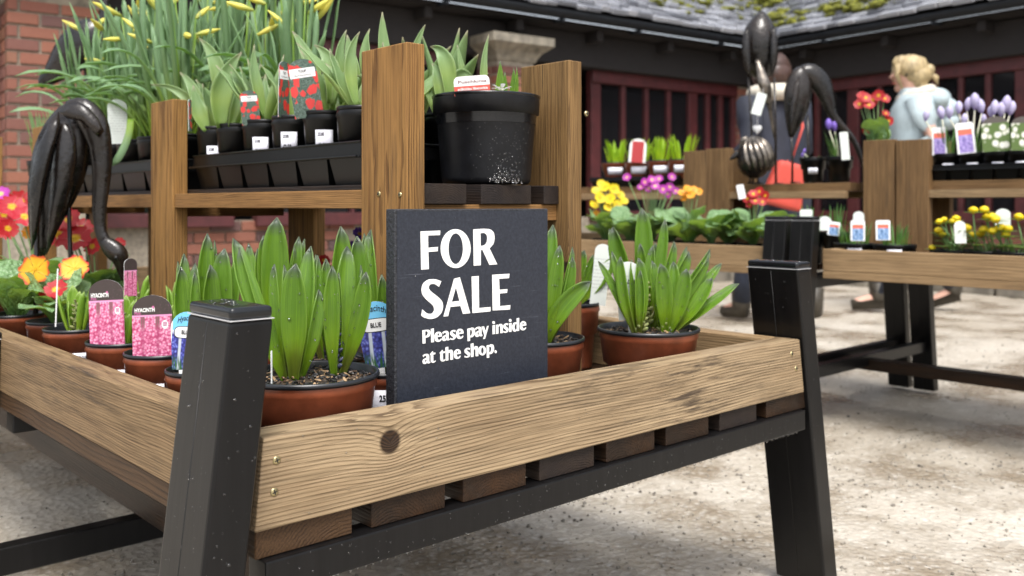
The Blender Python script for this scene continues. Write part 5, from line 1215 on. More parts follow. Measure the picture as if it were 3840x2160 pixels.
primrose('bright red primrose behind the crane legs', (.27, 1.30, ZS), 302, [(152, 545, 38, 'petal_red', .0), (148, 590, 38, 'petal_red', .02), (190, 600, 46, 'petal_red', -.02), (172, 552, 36, 'petal_red', .0), (232, 620, 26, 'petal_red', .05), (205, 575, 34, 'petal_red', .03), (150, 500, 34, 'petal_red', .08), (298, 615, 22, 'petal_red', .1)], 14, .11, .056, .105)
primrose('salmon red primrose left of the crane', (.22, 1.55, ZS), 303, [(30, 520, 38, 'petal_pinkred', .0), (62, 545, 36, 'petal_pinkred', -.02), (10, 540, 30, 'petal_pinkred', .02), (52, 505, 34, 'petal_red', .05), (20, 580, 28, 'petal_red', .1), (75, 585, 22, 'petal_orange', .0)], 12, .12, .056, .105)
primrose('magenta primrose at the far end of the tray', (.20, 1.9, ZS), 304, [(2, 488, 26, 'petal_magenta', .0), (-15, 500, 24, 'petal_magenta', .0)], 10, .11, .056, .105)
primrose('violet primrose glimpsed behind the front shelf post', (.62, .62, ZS), 305, [(905, 588, 22, 'petal_violet', .0), (890, 622, 22, 'petal_violet', .02), (815, 655, 18, 'petal_red', .1), (868, 640, 18, 'petal_orange', .1), (912, 610, 18, 'petal_violet', .02)], 9, .08, .05, .10)

# ------------------------------------------------------------------ metal birds
m, t, b = nodes('bird_metal'); g = NT(t); o = g.obj(); n = g.noise(o, 26, 4); n2 = g.noise(o, 6, 3)
t.links.new(g.mix(g.ramp(n2, [(.4, 0), (.7, 1)]), (.005, .0042, .004), (.020, .0135, .010)), b.inputs['Base Color']); b.inputs['Metallic'].default_value = .0
t.links.new(g.ramp(n, [(.3, .16), (.7, .42)]), b.inputs['Roughness']); g.bump(b, n, .5, .010); b.inputs['Coat Weight'].default_value = .25; b.inputs['Coat Roughness'].default_value = .08; b.inputs['Specular IOR Level'].default_value = .35
plain('bird_plate', (.30, .26, .22), .25, .5, 30, .1, .7)
def ptube(name, T, pts, d, mat='bird_metal', flat=.62, n=12, sub=3):
    "tube through photo points (column, row, radius px [, depth shift]) at depth d"
    P, Rr = [], []
    ps = [(V((p[0], p[1], p[2])), (p[3] if len(p) > 3 else 0)) for p in pts]
    for i in range(len(ps) - 1):
        a, c_ = ps[i], ps[i+1]; p0 = ps[i-1] if i else a; p3 = ps[i+2] if i + 2 < len(ps) else c_
        for k in range(sub):
            t_ = k/sub; q = .5*((2*a[0]) + (c_[0]-p0[0])*t_ + (2*p0[0]-5*a[0]+4*c_[0]-p3[0])*t_*t_ + (3*a[0]-p0[0]-3*c_[0]+p3[0])*t_**3)
            dd = a[1]*(1-t_) + c_[1]*t_; P.append(at(q.x, q.y, d=d + dd)); Rr.append(max(.0006, pxm(q.z, d)))
    P.append(at(ps[-1][0].x, ps[-1][0].y, d=d + ps[-1][1])); Rr.append(pxm(ps[-1][0].z, d))
    return link(name, MB().tube(P, Rr, n, True, flat, up=FW).mesh(name, MATS[mat], True), T)
def plate(name, T, outline, d, bulge=.02, mat='bird_metal', th=.003):
    "curved sheet cut to an outline given in photo points"
    cx = sum(p[0] for p in outline)/len(outline); cy = sum(p[1] for p in outline)/len(outline)
    mb = MB(); n = len(outline); rings = [1, .75, .45]
    vs = [];
    for s_ in rings: vs += [at(cx + (p[0]-cx)*s_, cy + (p[1]-cy)*s_, d=d - bulge*(1 - s_*s_)) for p in outline]
    vs.append(at(cx, cy, d=d - bulge)); fs = [(i*n+k, i*n+(k+1) % n, i*n+n+(k+1) % n, i*n+n+k) for i in range(2) for k in range(n)] + [(2*n+k, 2*n+(k+1) % n, 3*n) for k in range(n)]
    o_ = link(name, mb.add(vs, fs).mesh(name, MATS[mat], True), T); md = o_.modifiers.new('thickness', 'SOLIDIFY'); md.thickness = th; return o_
def rod(T, x0, y0, x1, zfoot, d, r=.004, name='leg'):
    a = at(x0, y0, d=d); c_ = at(x1, 500, d=d); c_.z = zfoot; link(name, MB().tube([a, (a + c_)/2 + RT*.003, c_], r, 8).mesh(name, MATS['bird_metal'], True), T)
    tz = MB()
    for q in (-.5, .1, .7): tz.tube([c_ + UP*.004, c_ + UP*.003 + (RT*math.sin(q) - FW*math.cos(q))*.035], [r*.8, r*.4], 6)
    link('foot', tz.mesh('foot', MATS['bird_metal'], True), T)
d1 = 1.99
B1 = thing('metal_crane', 'dark metal crane with bowed head standing among the primroses', 'sculpture', (at(150, 700, d=d1).x, at(150, 700, d=d1).y, ZS))
ptube('body', B1, [(205, 258, 8), (188, 284, 40), (168, 335, 62), (152, 400, 72), (138, 470, 63), (118, 550, 40), (100, 645, 12)], d1, flat=.5)
plate('wing', B1, [(150, 283), (175, 300), (190, 345), (193, 400), (180, 470), (160, 540), (135, 600), (118, 640), (122, 560), (128, 480), (132, 400), (138, 330)], d1 - .06, .018)
plate('back_plate', B1, [(150, 281), (172, 264), (197, 257), (222, 272), (246, 300), (262, 330), (250, 345), (225, 318), (200, 300), (172, 296)], d1 - .07, .012)
ptube('neck', B1, [(170, 275, 22), (205, 277, 32), (236, 312, 36), (252, 370, 30), (256, 440, 24), (250, 520, 19), (253, 580, 15), (266, 612, 17)], d1 - .02)
ptube('head', B1, [(258, 604, 13), (278, 622, 23), (298, 642, 25), (303, 662, 17), (304, 685, 8), (309, 706, 2)], d1 - .025, 'bird_metal', .75)
link('eye', MB().ball(at(292, 648, d=d1 - .048), .004).mesh('eye', MATS['dark_hole'], True), B1)
plate('wing', B1, [(147, 281), (118, 308), (96, 345), (80, 400), (69, 470), (70, 540), (78, 630), (92, 600), (108, 520), (128, 430), (142, 360), (152, 310)], d1 - .075, .022)
rod(B1, 170, 420, 178, ZS, d1, .0045); rod(B1, 92, 470, 86, ZS, d1 - .03, .0055)
d2 = 2.95
B0 = thing('metal_crane', 'blurred tall metal crane stooping behind the daffodils', 'sculpture', (at(190, 500, d=d2).x, at(190, 500, d=d2).y, 0))
ptube('body', B0, [(262, 60, 14), (238, 80, 42), (205, 110, 52), (170, 150, 46), (140, 180, 30), (118, 205, 16)], d2); ptube('neck', B0, [(245, 70, 18), (262, 45, 14), (262, 10, 8), (250, -30, 7), (232, -50, 9), (200, -52, 5)], d2)
ptube('tail', B0, [(125, 190, 20), (108, 205, 13), (106, 222, 4)], d2)
rod(B0, 215, 150, 222, .01, d2, .006); rod(B0, 180, 160, 176, .01, d2 + .03, .006)
ZC = .79
dA = depth(at(1915, 464, Z=ZC)) if False else 3.80
B2 = thing('metal_crane', 'tall metal crane with a white price tag on the far shelf', 'sculpture', at(1912, 464, d=dA))
ptube('body', B2, [(1916, 30, 6), (1915, 48, 24), (1912, 85, 42), (1911, 125, 44), (1914, 165, 36), (1918, 195, 20)], dA, flat=.9)
plate('wing', B2, [(1880, 62), (1868, 95), (1865, 130), (1872, 170), (1888, 205), (1890, 150), (1888, 100)], dA - .06, .015); plate('wing', B2, [(1946, 62), (1955, 95), (1957, 130), (1952, 165), (1940, 200), (1938, 150), (1938, 100)], dA - .06, .015)
ptube('neck', B2, [(1905, 150, 6, -.06), (1914, 180, 11, -.08), (1920, 205, 15, -.09), (1928, 225, 14, -.09), (1936, 262, 7, -.08), (1944, 320, 4, -.07), (1948, 350, 1.5, -.06)], dA, 'bird_plate')
for x_, y_ in ((1883, 195), (1947, 195)): rod(B2, x_, y_, x_ + (5 if x_ > 1900 else 12), ZC, dA, .005)
pt = thing('price_tag', 'white swing tag hanging from the tall far crane', 'price tag', at(1907, 263, d=dA - .1)); X, Y = facing(at(1907, 263, d=dA), 0, -.3); card(pt, at(1901, 288, d=dA - .1), X, Y, pxm(24, dA), pxm(54, dA), 'tag_info', 'square', .001)
link('string', MB().tube([at(1920, 236, d=dA - .1), at(1917, 205, d=dA - .1)], .0008, 5).mesh('string', MATS['tag_white']), pt)
ht = thing('heart_tag', 'white heart-shaped hanging tag below the tall crane', 'tag', at(1905, 325, d=dA - .05)); hp = []
for k in range(24):
    q = k*2*math.pi/24; hp.append((1905 + 11.5*(16*math.sin(q)**3)/16, 325 - 11.5*(13*math.cos(q) - 5*math.cos(2*q) - 2*math.cos(3*q) - math.cos(4*q))/15))
plate('heart', ht, hp, dA - .05, .004, 'tag_white', .002); link('string', MB().tube([at(1905, 318, d=dA - .05), at(1906, 262, d=dA - .05)], .001, 5).mesh('string', MATS['tag_white']), ht)
dB = 3.62
B3 = thing('metal_crane', 'metal crane bending to the right beside the tall one', 'sculpture', at(2030, 462, d=dB))
ptube('body', B3, [(2030, 172, 10), (2016, 190, 26), (2008, 225, 34), (2004, 265, 32), (1996, 310, 20), (1990, 345, 6)], dB); ptube('neck', B3, [(2018, 186, 20), (2040, 186, 26), (2066, 212, 26), (2082, 250, 19), (2096, 290, 11), (2118, 318, 9), (2142, 345, 8), (2160, 380, 7), (2170, 420, 3)], dB)
plate('wing', B3, [(2012, 190), (1998, 210), (1990, 250), (1986, 300), (1988, 345), (1998, 300), (2010, 240)], dB - .06, .012)
rod(B3, 1990, 330, 1993, ZC, dB, .0045); rod(B3, 2032, 290, 2030, ZC, dB, .0045)
B4 = thing('metal_quail', 'round metal bird of overlapping bands on the far shelf', 'sculpture', at(1897, 464, d=dA - .1)); dq = dA - .12
link('body', MB().ball(at(1897, 400, d=dq), (pxm(43, dq), pxm(43, dq), pxm(50, dq)), None, 20, 14).mesh('body', MATS['bird_metal'], True), B4)
for k in range(7):
    q0 = -1.1 + k*.36; P = []
    for i in range(9):
        th_ = -.2 + i*.3; rr = pxm(45, dq); ph_ = q0 + th_*.28
        P.append(at(1897, 400, d=dq) + RT*rr*math.sin(th_)*math.sin(ph_) - FW*rr*math.sin(th_)*math.cos(ph_) + UP*pxm(52, dq)*math.cos(th_))
    link('band', MB().tube(P, [pxm(1, dq)] + [pxm(6.5, dq)]*7 + [pxm(1, dq)], 6, True, .35, up=FW).mesh('band', MATS['bird_plate'], True), B4)
ptube('head', B4, [(1884, 368, 9), (1874, 352, 12), (1866, 362, 6), (1860, 376, 1)], dq - .02, 'bird_plate'); ptube('tail', B4, [(1858, 385, 9), (1845, 395, 6), (1836, 402, 2)], dq)
for x_ in (1885, 1905): rod(B4, x_, 440, x_, ZC, dq, .004)

# ------------------------------------------------------------------ pots on the tables across the yard
XS = 2.862
def crocus_bloom(mat):
    mb = MB(); n = 8; prof = [(.1, 0), (.34, .2), (.5, .45), (.5, .65), (.36, .85), (.1, 1.0), (.01, 1.02)]
    vs = [V((r_*math.cos(2*math.pi*k/n)*(1 + .12*(k % 2)), r_*math.sin(2*math.pi*k/n)*(1 + .12*(k % 2)), z_)) for r_, z_ in prof for k in range(n)]
    mb.add(vs, [(i*n+k, i*n+(k+1) % n, i*n+n+(k+1) % n, i*n+n+k) for i in range(6) for k in range(n)], [(.5, .02 + .95*prof[j//n][1]/1.05) for j in range(len(vs))]); return mb.mesh('flower', MATS[mat], True)
CRO = {m_: crocus_bloom(m_) for m_ in ('petal_lilac', 'petal_purple', 'petal_white', 'petal_yellow')}
def crocus(label, c, rad, H, seed, blooms, n=24, mat='petal_lilac', L=(.06, .12), group=None, stick=True, sz_=.036):
    T, p, c = grass_pot(label, c, rad, H, seed, n, L, 'grass_leaf', .005, group=group, name='potted_crocus'); rnd = random.Random(seed)
    for (xv, yv, hp_) in blooms:
        d = depth(c) + rnd.uniform(-.02, .02); P = at(xv, yv, d=d); h_ = pxm(hp_, d); M = Matrix.Translation(P - UP*h_*.5) @ Euler((rnd.uniform(-.2, .2), rnd.uniform(-.2, .2), rnd.random()*6)).to_matrix().to_4x4() @ Matrix.Diagonal((h_*.5, h_*.5, h_, 1))
        link('flower', CRO[mat], T, M); link('stem', MB().tube([V((c.x, c.y, c.z + H*.85)), P - UP*h_*.45], .0022, 5).mesh('stem', MATS['petal_white'], True), T)
    if stick: sticker(p, c, rad, H, cam_ang(c), H*.35, sz_, sz_*.62, [('25279', .15, .55, .22, .6, .02), ('£2.00', .2, .12, .26, .6, .02)])
    return T, p, c
# crocus tray on the near table's shelf
def onplane(xv, X, z): p = at(xv, 500, X=X); return V((p.x, p.y, z))
zt0 = .80
yt = sorted((onplane(2338, XS, 0).y, onplane(2640, XS, 0).y))
carry_tray('black carry tray of crocuses on the near shelf across the yard', XS - .055, XS + .055, yt[0], yt[1] - .01, ZC + .0005, ZC + .035, ZC + .052, 5, 1)
def pr_pot(xv, z, X=XS): return onplane(xv, X, z)
crocus('lilac crocus pot at the tray end by the double post', pr_pot(2385, ZC + .006), .050, .088, 401, [(2328, 290, 30), (2370, 283, 34)], 22)
crocus('lilac crocus pot with most open buds', pr_pot(2446, ZC + .006), .050, .088, 402, [(2388, 282, 34), (2412, 270, 32), (2432, 262, 34), (2452, 255, 42), (2470, 266, 38), (2424, 300, 30)], 26)
crocus('lilac crocus pot beside the white-flower label', pr_pot(2510, ZC + .006), .050, .088, 403, [(2500, 270, 38), (2492, 280, 30), (2528, 262, 44), (2518, 275, 36), (2540, 272, 36), (2475, 300, 26)], 26)
crocus('white crocus pot with a single open button flower', pr_pot(2570, ZC + .006), .050, .088, 404, [(2552, 342, 20), (2590, 330, 20)], 20, 'petal_white')
dT = depth(pr_pot(2446, .9)) - .05
plant_tag('purple crocus picture label by the double post', 'tag_crocus', 2364, 390, dT + .1, 34, 70, 'square', 0, .02); plant_tag('purple crocus picture label with taller card', 'tag_crocus', 2433, 386, dT, 42, 78, 'square', .1, .1)
plant_tag('brown-headed white flower label in the crocus tray', 'tag_snowwhite', 2507, 380, dT - .08, 62, 88, 'arch', 0, .06); plant_tag('brown-headed white flower label at the tray edge', 'tag_snowwhite', 2572, 378, dT - .15, 50, 85, 'arch', 0, .0)
# two square black pots and a red primrose on the shelf by the birds
crocus('small black pot with dark blue bells beside the cranes', pr_pot(2045, ZC + .002), .050, .098, 410, [(2022, 380, 14), (2018, 390, 12)], 10, 'petal_purple', (.01, .025), stick=True)
crocus('black pot with two purple crocuses in pale stems', pr_pot(2112, ZC + .002), .050, .098, 411, [(2086, 313, 30), (2100, 318, 26)], 16, 'petal_purple', (.06, .12), stick=False)
plant_tag('folded white card in the purple crocus pot', 'tag_info', 2128, 402, 3.46, 24, 70, 'square', .6, .1)
primrose('tall red primrose with yellow eyes on the shelf behind the double post', pr_pot(2205, ZC + .002, 2.885), 412, [(2162, 262, 17, 'petal_red', 0), (2178, 246, 17, 'petal_red', -.02), (2196, 252, 17, 'petal_red', 0), (2210, 240, 17, 'petal_red', -.02), (2226, 248, 16, 'petal_red', 0), (2186, 264, 17, 'petal_red', -.03), (2168, 240, 15, 'petal_red', .02), (2235, 305, 16, 'petal_red', 0), (2228, 285, 12, 'petal_red', 0), (2178, 330, 12, 'petal_red', 0)], 11, .14, .05, .09, 'black_plastic', 'black_plastic', lift=(.8, 1.3))
# lime hyacinths in a black tray, far part of the shelf
ya, yb = sorted((onplane(1505, XS, 0).y, onplane(1728, XS, 0).y))
carry_tray('black tray under the lime green hyacinths on the far shelf', XS - .06, XS + .06, ya, yb, ZC + .0005, ZC + .028, ZC + .044, 4, 1)
for i, xv in enumerate((1548, 1607, 1664, 1716)):
    c_ = pr_pot(xv, ZC + .030); T_, p_, c_ = grass_pot(('lime hyacinth pot at the far tray end', 'lime hyacinth pot with a red card', 'lime hyacinth pot right of the red card', 'lime hyacinth pot next the brown posts')[i], c_, .066, .085, 420 + i, 30, (.06, .13), 'lime_leaf', .012, 'terracotta_plastic', 'rim_plastic')
    sticker(p_, c_, .066, .085, cam_ang(c_), .028, .075, .032)
plant_tag('red card with white border among the lime hyacinths', 'tag_redcard', 1602, 409, 4.2, 42, 60, 'arch', 0, -.08)
# primroses in the far tray
XT = 2.43
ZTF = .566 - .069
primrose('yellow primrose clump in the far tray', pr_pot(1525, ZTF, XT), 430, [(1500, 480, 15, 'petal_yellow', 0), (1522, 470, 17, 'petal_yellow', -.02), (1545, 475, 16, 'petal_yellow', 0), (1560, 490, 14, 'petal_yellow', .02), (1510, 498, 17, 'petal_yellow', -.03), (1535, 500, 18, 'petal_yellow', -.04), (1553, 515, 15, 'petal_yellow', -.02), (1495, 515, 15, 'petal_yellow', 0), (1570, 505, 13, 'petal_yellow', 0), (1530, 522, 14, 'petal_yellow', -.04), (1512, 462, 13, 'petal_yellow', .02), (1500, 540, 13, 'petal_orange', 0)], 13, .12, .06, .07, 'black_plastic', 'black_plastic')
primrose('magenta primrose with long stalks in the far tray', pr_pot(1640, ZTF, XT), 431, [(1577, 446, 13, 'petal_magenta', -.02), (1622, 458, 13, 'petal_magenta', 0), (1640, 452, 14, 'petal_magenta', -.02), (1658, 450, 13, 'petal_magenta', 0), (1690, 445, 13, 'petal_magenta', 0), (1648, 468, 14, 'petal_magenta', -.03), (1668, 476, 14, 'petal_magenta', -.02), (1685, 470, 14, 'petal_magenta', 0), (1632, 474, 12, 'petal_magenta', 0), (1680, 488, 12, 'petal_magenta', 0), (1612, 470, 11, 'petal_magenta', 0), (1700, 480, 11, 'petal_magenta', 0)], 14, .13, .06, .07, 'black_plastic', 'black_plastic')
primrose('orange primrose in front of the brown posts', pr_pot(1735, ZTF, XT), 432, [(1715, 485, 13, 'petal_orange', 0), (1730, 475, 14, 'petal_orange', -.02), (1745, 478, 14, 'petal_orange', -.02), (1758, 482, 12, 'petal_orange', 0), (1738, 490, 14, 'petal_orange', -.03), (1722, 498, 12, 'petal_orange', 0)], 14, .14, .06, .07, 'black_plastic', 'black_plastic')
primrose('dark red primrose under the round metal bird', pr_pot(1895, ZTF, XT), 433, [(1880, 500, 14, 'petal_red', 0), (1895, 488, 15, 'petal_red', -.02), (1910, 482, 15, 'petal_red', 0), (1925, 492, 14, 'petal_red', 0), (1900, 505, 15, 'petal_red', -.03), (1918, 508, 13, 'petal_red', -.02), (1885, 515, 11, 'petal_red', 0)], 14, .13, .06, .07, 'black_plastic', 'black_plastic')
for i, xv in enumerate((1585, 1690, 1790, 1830, 1960)):
    primrose(('leafy primrose without flowers between the yellow and magenta clumps', 'leafy primrose without flowers between magenta and orange clumps', 'leafy primrose without flowers right of the orange clump', 'leafy primrose without flowers left of the dark red clump', 'leafy primrose without flowers behind the paired black legs')[i], pr_pot(xv, ZTF, XT - .02 + .05*(i % 2)), 440 + i, (), 14, .125, .06, .07, 'black_plastic', 'black_plastic')
plant_tag('white tag standing in the dark red primrose', 'tag_white_card', 1868, 500, 3.3, 18, 36, 'square', 0, .2) if tagmat('tag_white_card', lambda g, uv, u, v: g.mix(.5, (.82, .82, .82), (.8, .8, .8))) is None else 0
# near tray across the yard: muscari boxes and aconites
XN = 2.385
for i, (xv, rad) in enumerate(((2040, .05), (2105, .05), (2150, .066), (2250, .066))):
    T_, p_, c_ = grass_pot(('black pot of young bulbs behind the paired legs', 'black pot of young bulbs with orange label', 'black bowl of grape hyacinth shoots between two labels', 'black bowl of grape hyacinth shoots by the double post')[i], pr_pot(xv, ZTF, XN + (.16 if i < 2 else .02)), rad, .085 + (.03 if i < 2 else 0), 450 + i, 34 if i > 1 else 16, (.04, .085) if i > 1 else (.06, .12), 'grass_leaf', .006)
    if i > 1: sticker(p_, c_, rad, .085, cam_ang(c_), .045, .045, .026)
plant_tag('orange and blue bulb label in the middle bowl', 'tag_muscari', 2158, 606, 2.93, 34, 52, 'square', 0, 0); plant_tag('orange and blue bulb label by the double post', 'tag_muscari', 2222, 604, 2.86, 34, 50, 'square', 0, .02); plant_tag('orange and blue bulb label half turned at the tray corner', 'tag_muscari', 2096, 592, 3.06, 30, 34, 'square', .3, -.1)
plant_tag('round white label behind the middle bowl', 'tag_info', 2160, 570, 3.1, 26, 38, 'arch'); plant_tag('grey blank label among the young bulbs', 'tag_info', 2028, 575, 3.2, 30, 48, 'square'); plant_tag('grey rounded label among the young bulbs', 'tag_info', 2075, 580, 3.15, 32, 36, 'arch')
ruff = MB()
for k in range(9):
    q = k*.7; vs, fs, uv = leaf_geo((0, 0, 0), (math.cos(q), math.sin(q), .12), .34, bow=(0, 0, .1), face=V((0, 0, 1)), kind='tu', nL=4, nW=2); ruff.add(vs, fs, uv)
RUFF = ruff.mesh('ruff', MATS['primrose_leaf'], True)
def aconite(label, c, seed, pts):
    rnd = random.Random(seed); T = thing('potted_aconite', label, 'potted plant', c); make_pot(T, c, .075, .075, 'black_plastic', 'black_plastic', 0, .85, rnd); c = V(c)
    for (xv, yv, rp) in pts:
        d = depth(c) + rnd.uniform(-.04, .04); P = at(xv, yv, d=d); r_ = pxm(rp, d)
        link('flower', CRO['petal_yellow'], T, Matrix.Translation(P - UP*r_*.9) @ Euler((rnd.uniform(-.5, .5), rnd.uniform(-.5, .5), rnd.random()*6)).to_matrix().to_4x4() @ Matrix.Diagonal((r_*1.9, r_*1.9, r_*1.7, 1))); link('ruff', RUFF, T, Matrix.Translation(P - UP*r_*.8) @ Matrix.Scale(r_*2.2, 4)); link('stem', MB().tube([V((c.x + rnd.uniform(-.03, .03), c.y + rnd.uniform(-.03, .03), c.z + .06)), P - UP*r_*.7], .0022, 5).mesh('stem', MATS['primrose_leaf'], True), T)
    for k in range(12):
        q = rnd.random()*6.28; P = V((c.x + math.cos(q)*.05, c.y + math.sin(q)*.05, c.z + rnd.uniform(.08, .12))); link('ruff', RUFF, T, Matrix.Translation(P) @ Matrix.Scale(rnd.uniform(.02, .035), 4)); link('stem', MB().tube([V((c.x, c.y, c.z + .06)), P], .0016, 5).mesh('stem', MATS['primrose_leaf'], True), T)
aconite('yellow winter aconite bowl nearest the double post', pr_pot(2405, ZTF, XN + .03), 460, [(2365, 557, 9), (2378, 552, 9), (2392, 556, 8), (2405, 549, 10), (2362, 580, 11), (2370, 590, 9), (2410, 584, 8), (2408, 560, 9), (2344, 622, 9)])
aconite('yellow winter aconite bowl with a white stick label', pr_pot(2480, ZTF, XN + .03), 461, [(2430, 573, 13), (2448, 528, 11), (2440, 590, 10), (2468, 588, 11), (2475, 527, 12), (2480, 576, 12), (2484, 545, 13)])
aconite('yellow winter aconite bowl at the frame edge', pr_pot(2555, ZTF, XN + .03), 462, [(2498, 545, 13), (2510, 550, 12), (2520, 572, 13), (2535, 575, 12), (2500, 580, 11), (2560, 545, 12), (2530, 590, 11)])
plant_tag('tall white stick label among the aconites', 'tag_info', 2417, 612, 2.7, 26, 56, 'arch', 0, .05); plant_tag('pale blue round label among the aconites', 'tag_info', 2523, 575, 2.75, 34, 50, 'arch')

# ------------------------------------------------------------------ people behind the tables
plain('pale_coat', (.44, .53, .56), .75, .2, 9, .3); plain('navy_coat', (.022, .026, .045), .7, .3, 8, .3); plain('skin', (.62, .36, .27), .5, .08, 20); plain('blond_hair', (.55, .42, .22), .5, .35, 40, .4, vs=(1, 1, .3)); plain('brown_hair', (.07, .032, .022), .45, .35, 40, .4, vs=(1, 1, .3))
plain('cream_fur', (.72, .66, .55), .9, .2, 60, .8); plain('jeans', (.035, .045, .075), .8, .3, 20, .2); plain('boot', (.06, .05, .035), .5, .3, 20, .2); plain('red_bag', (.62, .075, .05), .45, .15, 8); plain('lips', (.5, .12, .1), .5)
def person(label, p, facing_, coat, hair, stride=.22, height=1.68, bun=False, arms=((.08, .25), (-.05, .2)), lean=0.0):
    T = thing('person', label, 'person', p); F = V(facing_).normalized(); Sd = V((-F.y, F.x, 0)); h = height; p = V(p)
    def P(f, s, z): return p + F*(f + lean*max(0, z - .9)) + Sd*s + UP*z*h/1.68
    J = {'pel': P(0, 0, .95), 'ch': P(.02, 0, 1.25), 'nk': P(.02, 0, 1.43), 'hd': P(.035, 0, 1.52), 'tp': P(.03, 0, 1.64),
         'hl': P(0, .09, .90), 'kl': P(stride*.6, .10, .50), 'al': P(stride, .10, .09), 'tl': P(stride + .17, .11, .035), 'hr': P(0, -.09, .90), 'kr': P(-stride*.2, -.10, .50), 'ar': P(-stride*1.1, -.10, .13), 'tr': P(-stride*1.1 + .15, -.11, .035),
         'sl': P(.01, .17, 1.37), 'el': P(.0 - arms[0][0], .24, 1.10), 'wl': P(arms[0][1], .20, .95), 'fl': P(arms[0][1] + .08, .18, .90), 'sr': P(.01, -.17, 1.37), 'er': P(-.0 - arms[1][0], -.24, 1.10), 'wr': P(arms[1][1], -.20, .95), 'fr': P(arms[1][1] + .08, -.18, .90)}
    Rd = dict(pel=.14, ch=.13, nk=.055, hd=.085, tp=.07, hl=.095, kl=.06, al=.042, tl=.035, hr=.095, kr=.06, ar=.042, tr=.035, sl=.06, el=.042, wl=.03, fl=.035, sr=.06, er=.042, wr=.03, fr=.035)
    ks = list(J); E_ = [('pel', 'ch'), ('ch', 'nk'), ('nk', 'hd'), ('hd', 'tp'), ('pel', 'hl'), ('hl', 'kl'), ('kl', 'al'), ('al', 'tl'), ('pel', 'hr'), ('hr', 'kr'), ('kr', 'ar'), ('ar', 'tr'), ('ch', 'sl'), ('sl', 'el'), ('el', 'wl'), ('wl', 'fl'), ('ch', 'sr'), ('sr', 'er'), ('er', 'wr'), ('wr', 'fr')]
    me = bpy.data.meshes.new('body'); me.from_pydata([J[k] for k in ks], [(ks.index(a), ks.index(c_)) for a, c_ in E_], []); me.materials.append(MATS['skin'])
    bo_ = link('body', me, T); bo_.modifiers.new('skin', 'SKIN'); bo_.modifiers.new('sub', 'SUBSURF').render_levels = 2
    for i, k in enumerate(ks): me.skin_vertices[0].data[i].radius = (Rd[k], Rd[k]); me.skin_vertices[0].data[i].use_root = (k == 'pel')
    # face
    hc = P(.035, 0, 1.56); fc = MB().ball(hc, (1, 1, 1), Matrix(((F.x*.098, Sd.x*.076, 0, 0), (F.y*.098, Sd.y*.076, 0, 0), (0, 0, .118, 0), (0, 0, 0, 1))), 18, 14)
    fc.tube([hc + F*.085 + UP*.02, hc + F*.115 - UP*.012, hc + F*.095 - UP*.022], [.008, .014, .01], 8); fc.ball(hc + F*.055 - UP*.085, (.035, .035, .03), None, 10, 8)
    for s_ in (-1, 1): fc.ball(hc + Sd*.075*s_ - F*.005, (.016, .012, .03), None, 8, 6)
    hd_ = link('head', fc.mesh('head', MATS['skin'], True), bo_)
    for s_ in (-1, 1): link('eye', MB().ball(hc + F*.086 + Sd*.032*s_ + UP*.012, .010).mesh('eye', MATS['dark_hole'], True), hd_)
    link('mouth', MB().ball(hc + F*.088 - UP*.05, (.012, .02, .007)).mesh('mouth', MATS['lips'], True), hd_)
    # hair
    hb = MB(); 
    for (f, s, z, r_) in ((-.018, 0, .042, .113), (-.045, 0, .0, .104), (.045, 0, .082, .062), (-.05, 0, -.05, .08)): hb.ball(hc + F*f + Sd*s + UP*z, (r_, r_*.92, r_*.86), None, 26, 20)
    if bun: hb.ball(hc - F*.125 + UP*.03, (.042, .042, .04), None, 16, 12); hb.tube([hc - F*.13 + UP*.0, hc - F*.17 - UP*.02, hc - F*.175 - UP*.07], [.022, .018, .004], 8)
    for s_ in (-1, 1): hb.tube([hc + F*.075 + Sd*.05*s_ + UP*.07, hc + F*.085 + Sd*.065*s_ + UP*.0, hc + F*.05 + Sd*.07*s_ - UP*.10], [.025, .018, .006], 8)
    hb.v = [tuple(V(v) + (V(v) - hc).normalized()*(.010*mnoise.noise(V((v[0]*30, v[1]*30, v[2]*9))) + .006*mnoise.noise(V(v)*70))) for v in hb.v]
    link('hair', hb.mesh('hair', MATS[hair], True), T)
    # coat: body, sleeves, hood roll
    def ring(z, f, rf, rs, n=20): return [P(f + rf*math.cos(2*math.pi*k/n), rs*math.sin(2*math.pi*k/n), z) for k in range(n)]
    secs = [(.62, 0, .17, .23), (.80, 0, .165, .225), (.95, 0, .155, .21), (1.08, .01, .145, .20), (1.22, .015, .15, .215), (1.34, .012, .135, .215), (1.40, .01, .11, .17), (1.45, .01, .085, .10), (1.47, .01, .075, .085)]
    cm_ = MB(); n = 20; vs = [q for s_ in secs for q in ring(*s_)]
    vs = [v + (v - P(0, 0, (v.z - p.z)*1.68/h)).normalized()*(.022*mnoise.noise(V((v.x*11, v.y*11, v.z*6))) + .008*mnoise.noise(v*25)) for v in vs]
    cm_.add(vs, [(i*n+k, i*n+(k+1) % n, i*n+n+(k+1) % n, i*n+n+k) for i in range(len(secs)-1) for k in range(n)])
    ct = link('coat', cm_.mesh('coat', MATS[coat], True), T)
    for a, b_, c_ in (('sl', 'el', 'wl'), ('sr', 'er', 'wr')): link('sleeve', MB().tube([J[a] + UP*.02, J[a]*.5 + J[b_]*.5, J[b_], J[b_]*.5 + J[c_]*.5, J[c_]], [.085, .078, .066, .06, .052], 12).mesh('sleeve', MATS[coat], True), ct)
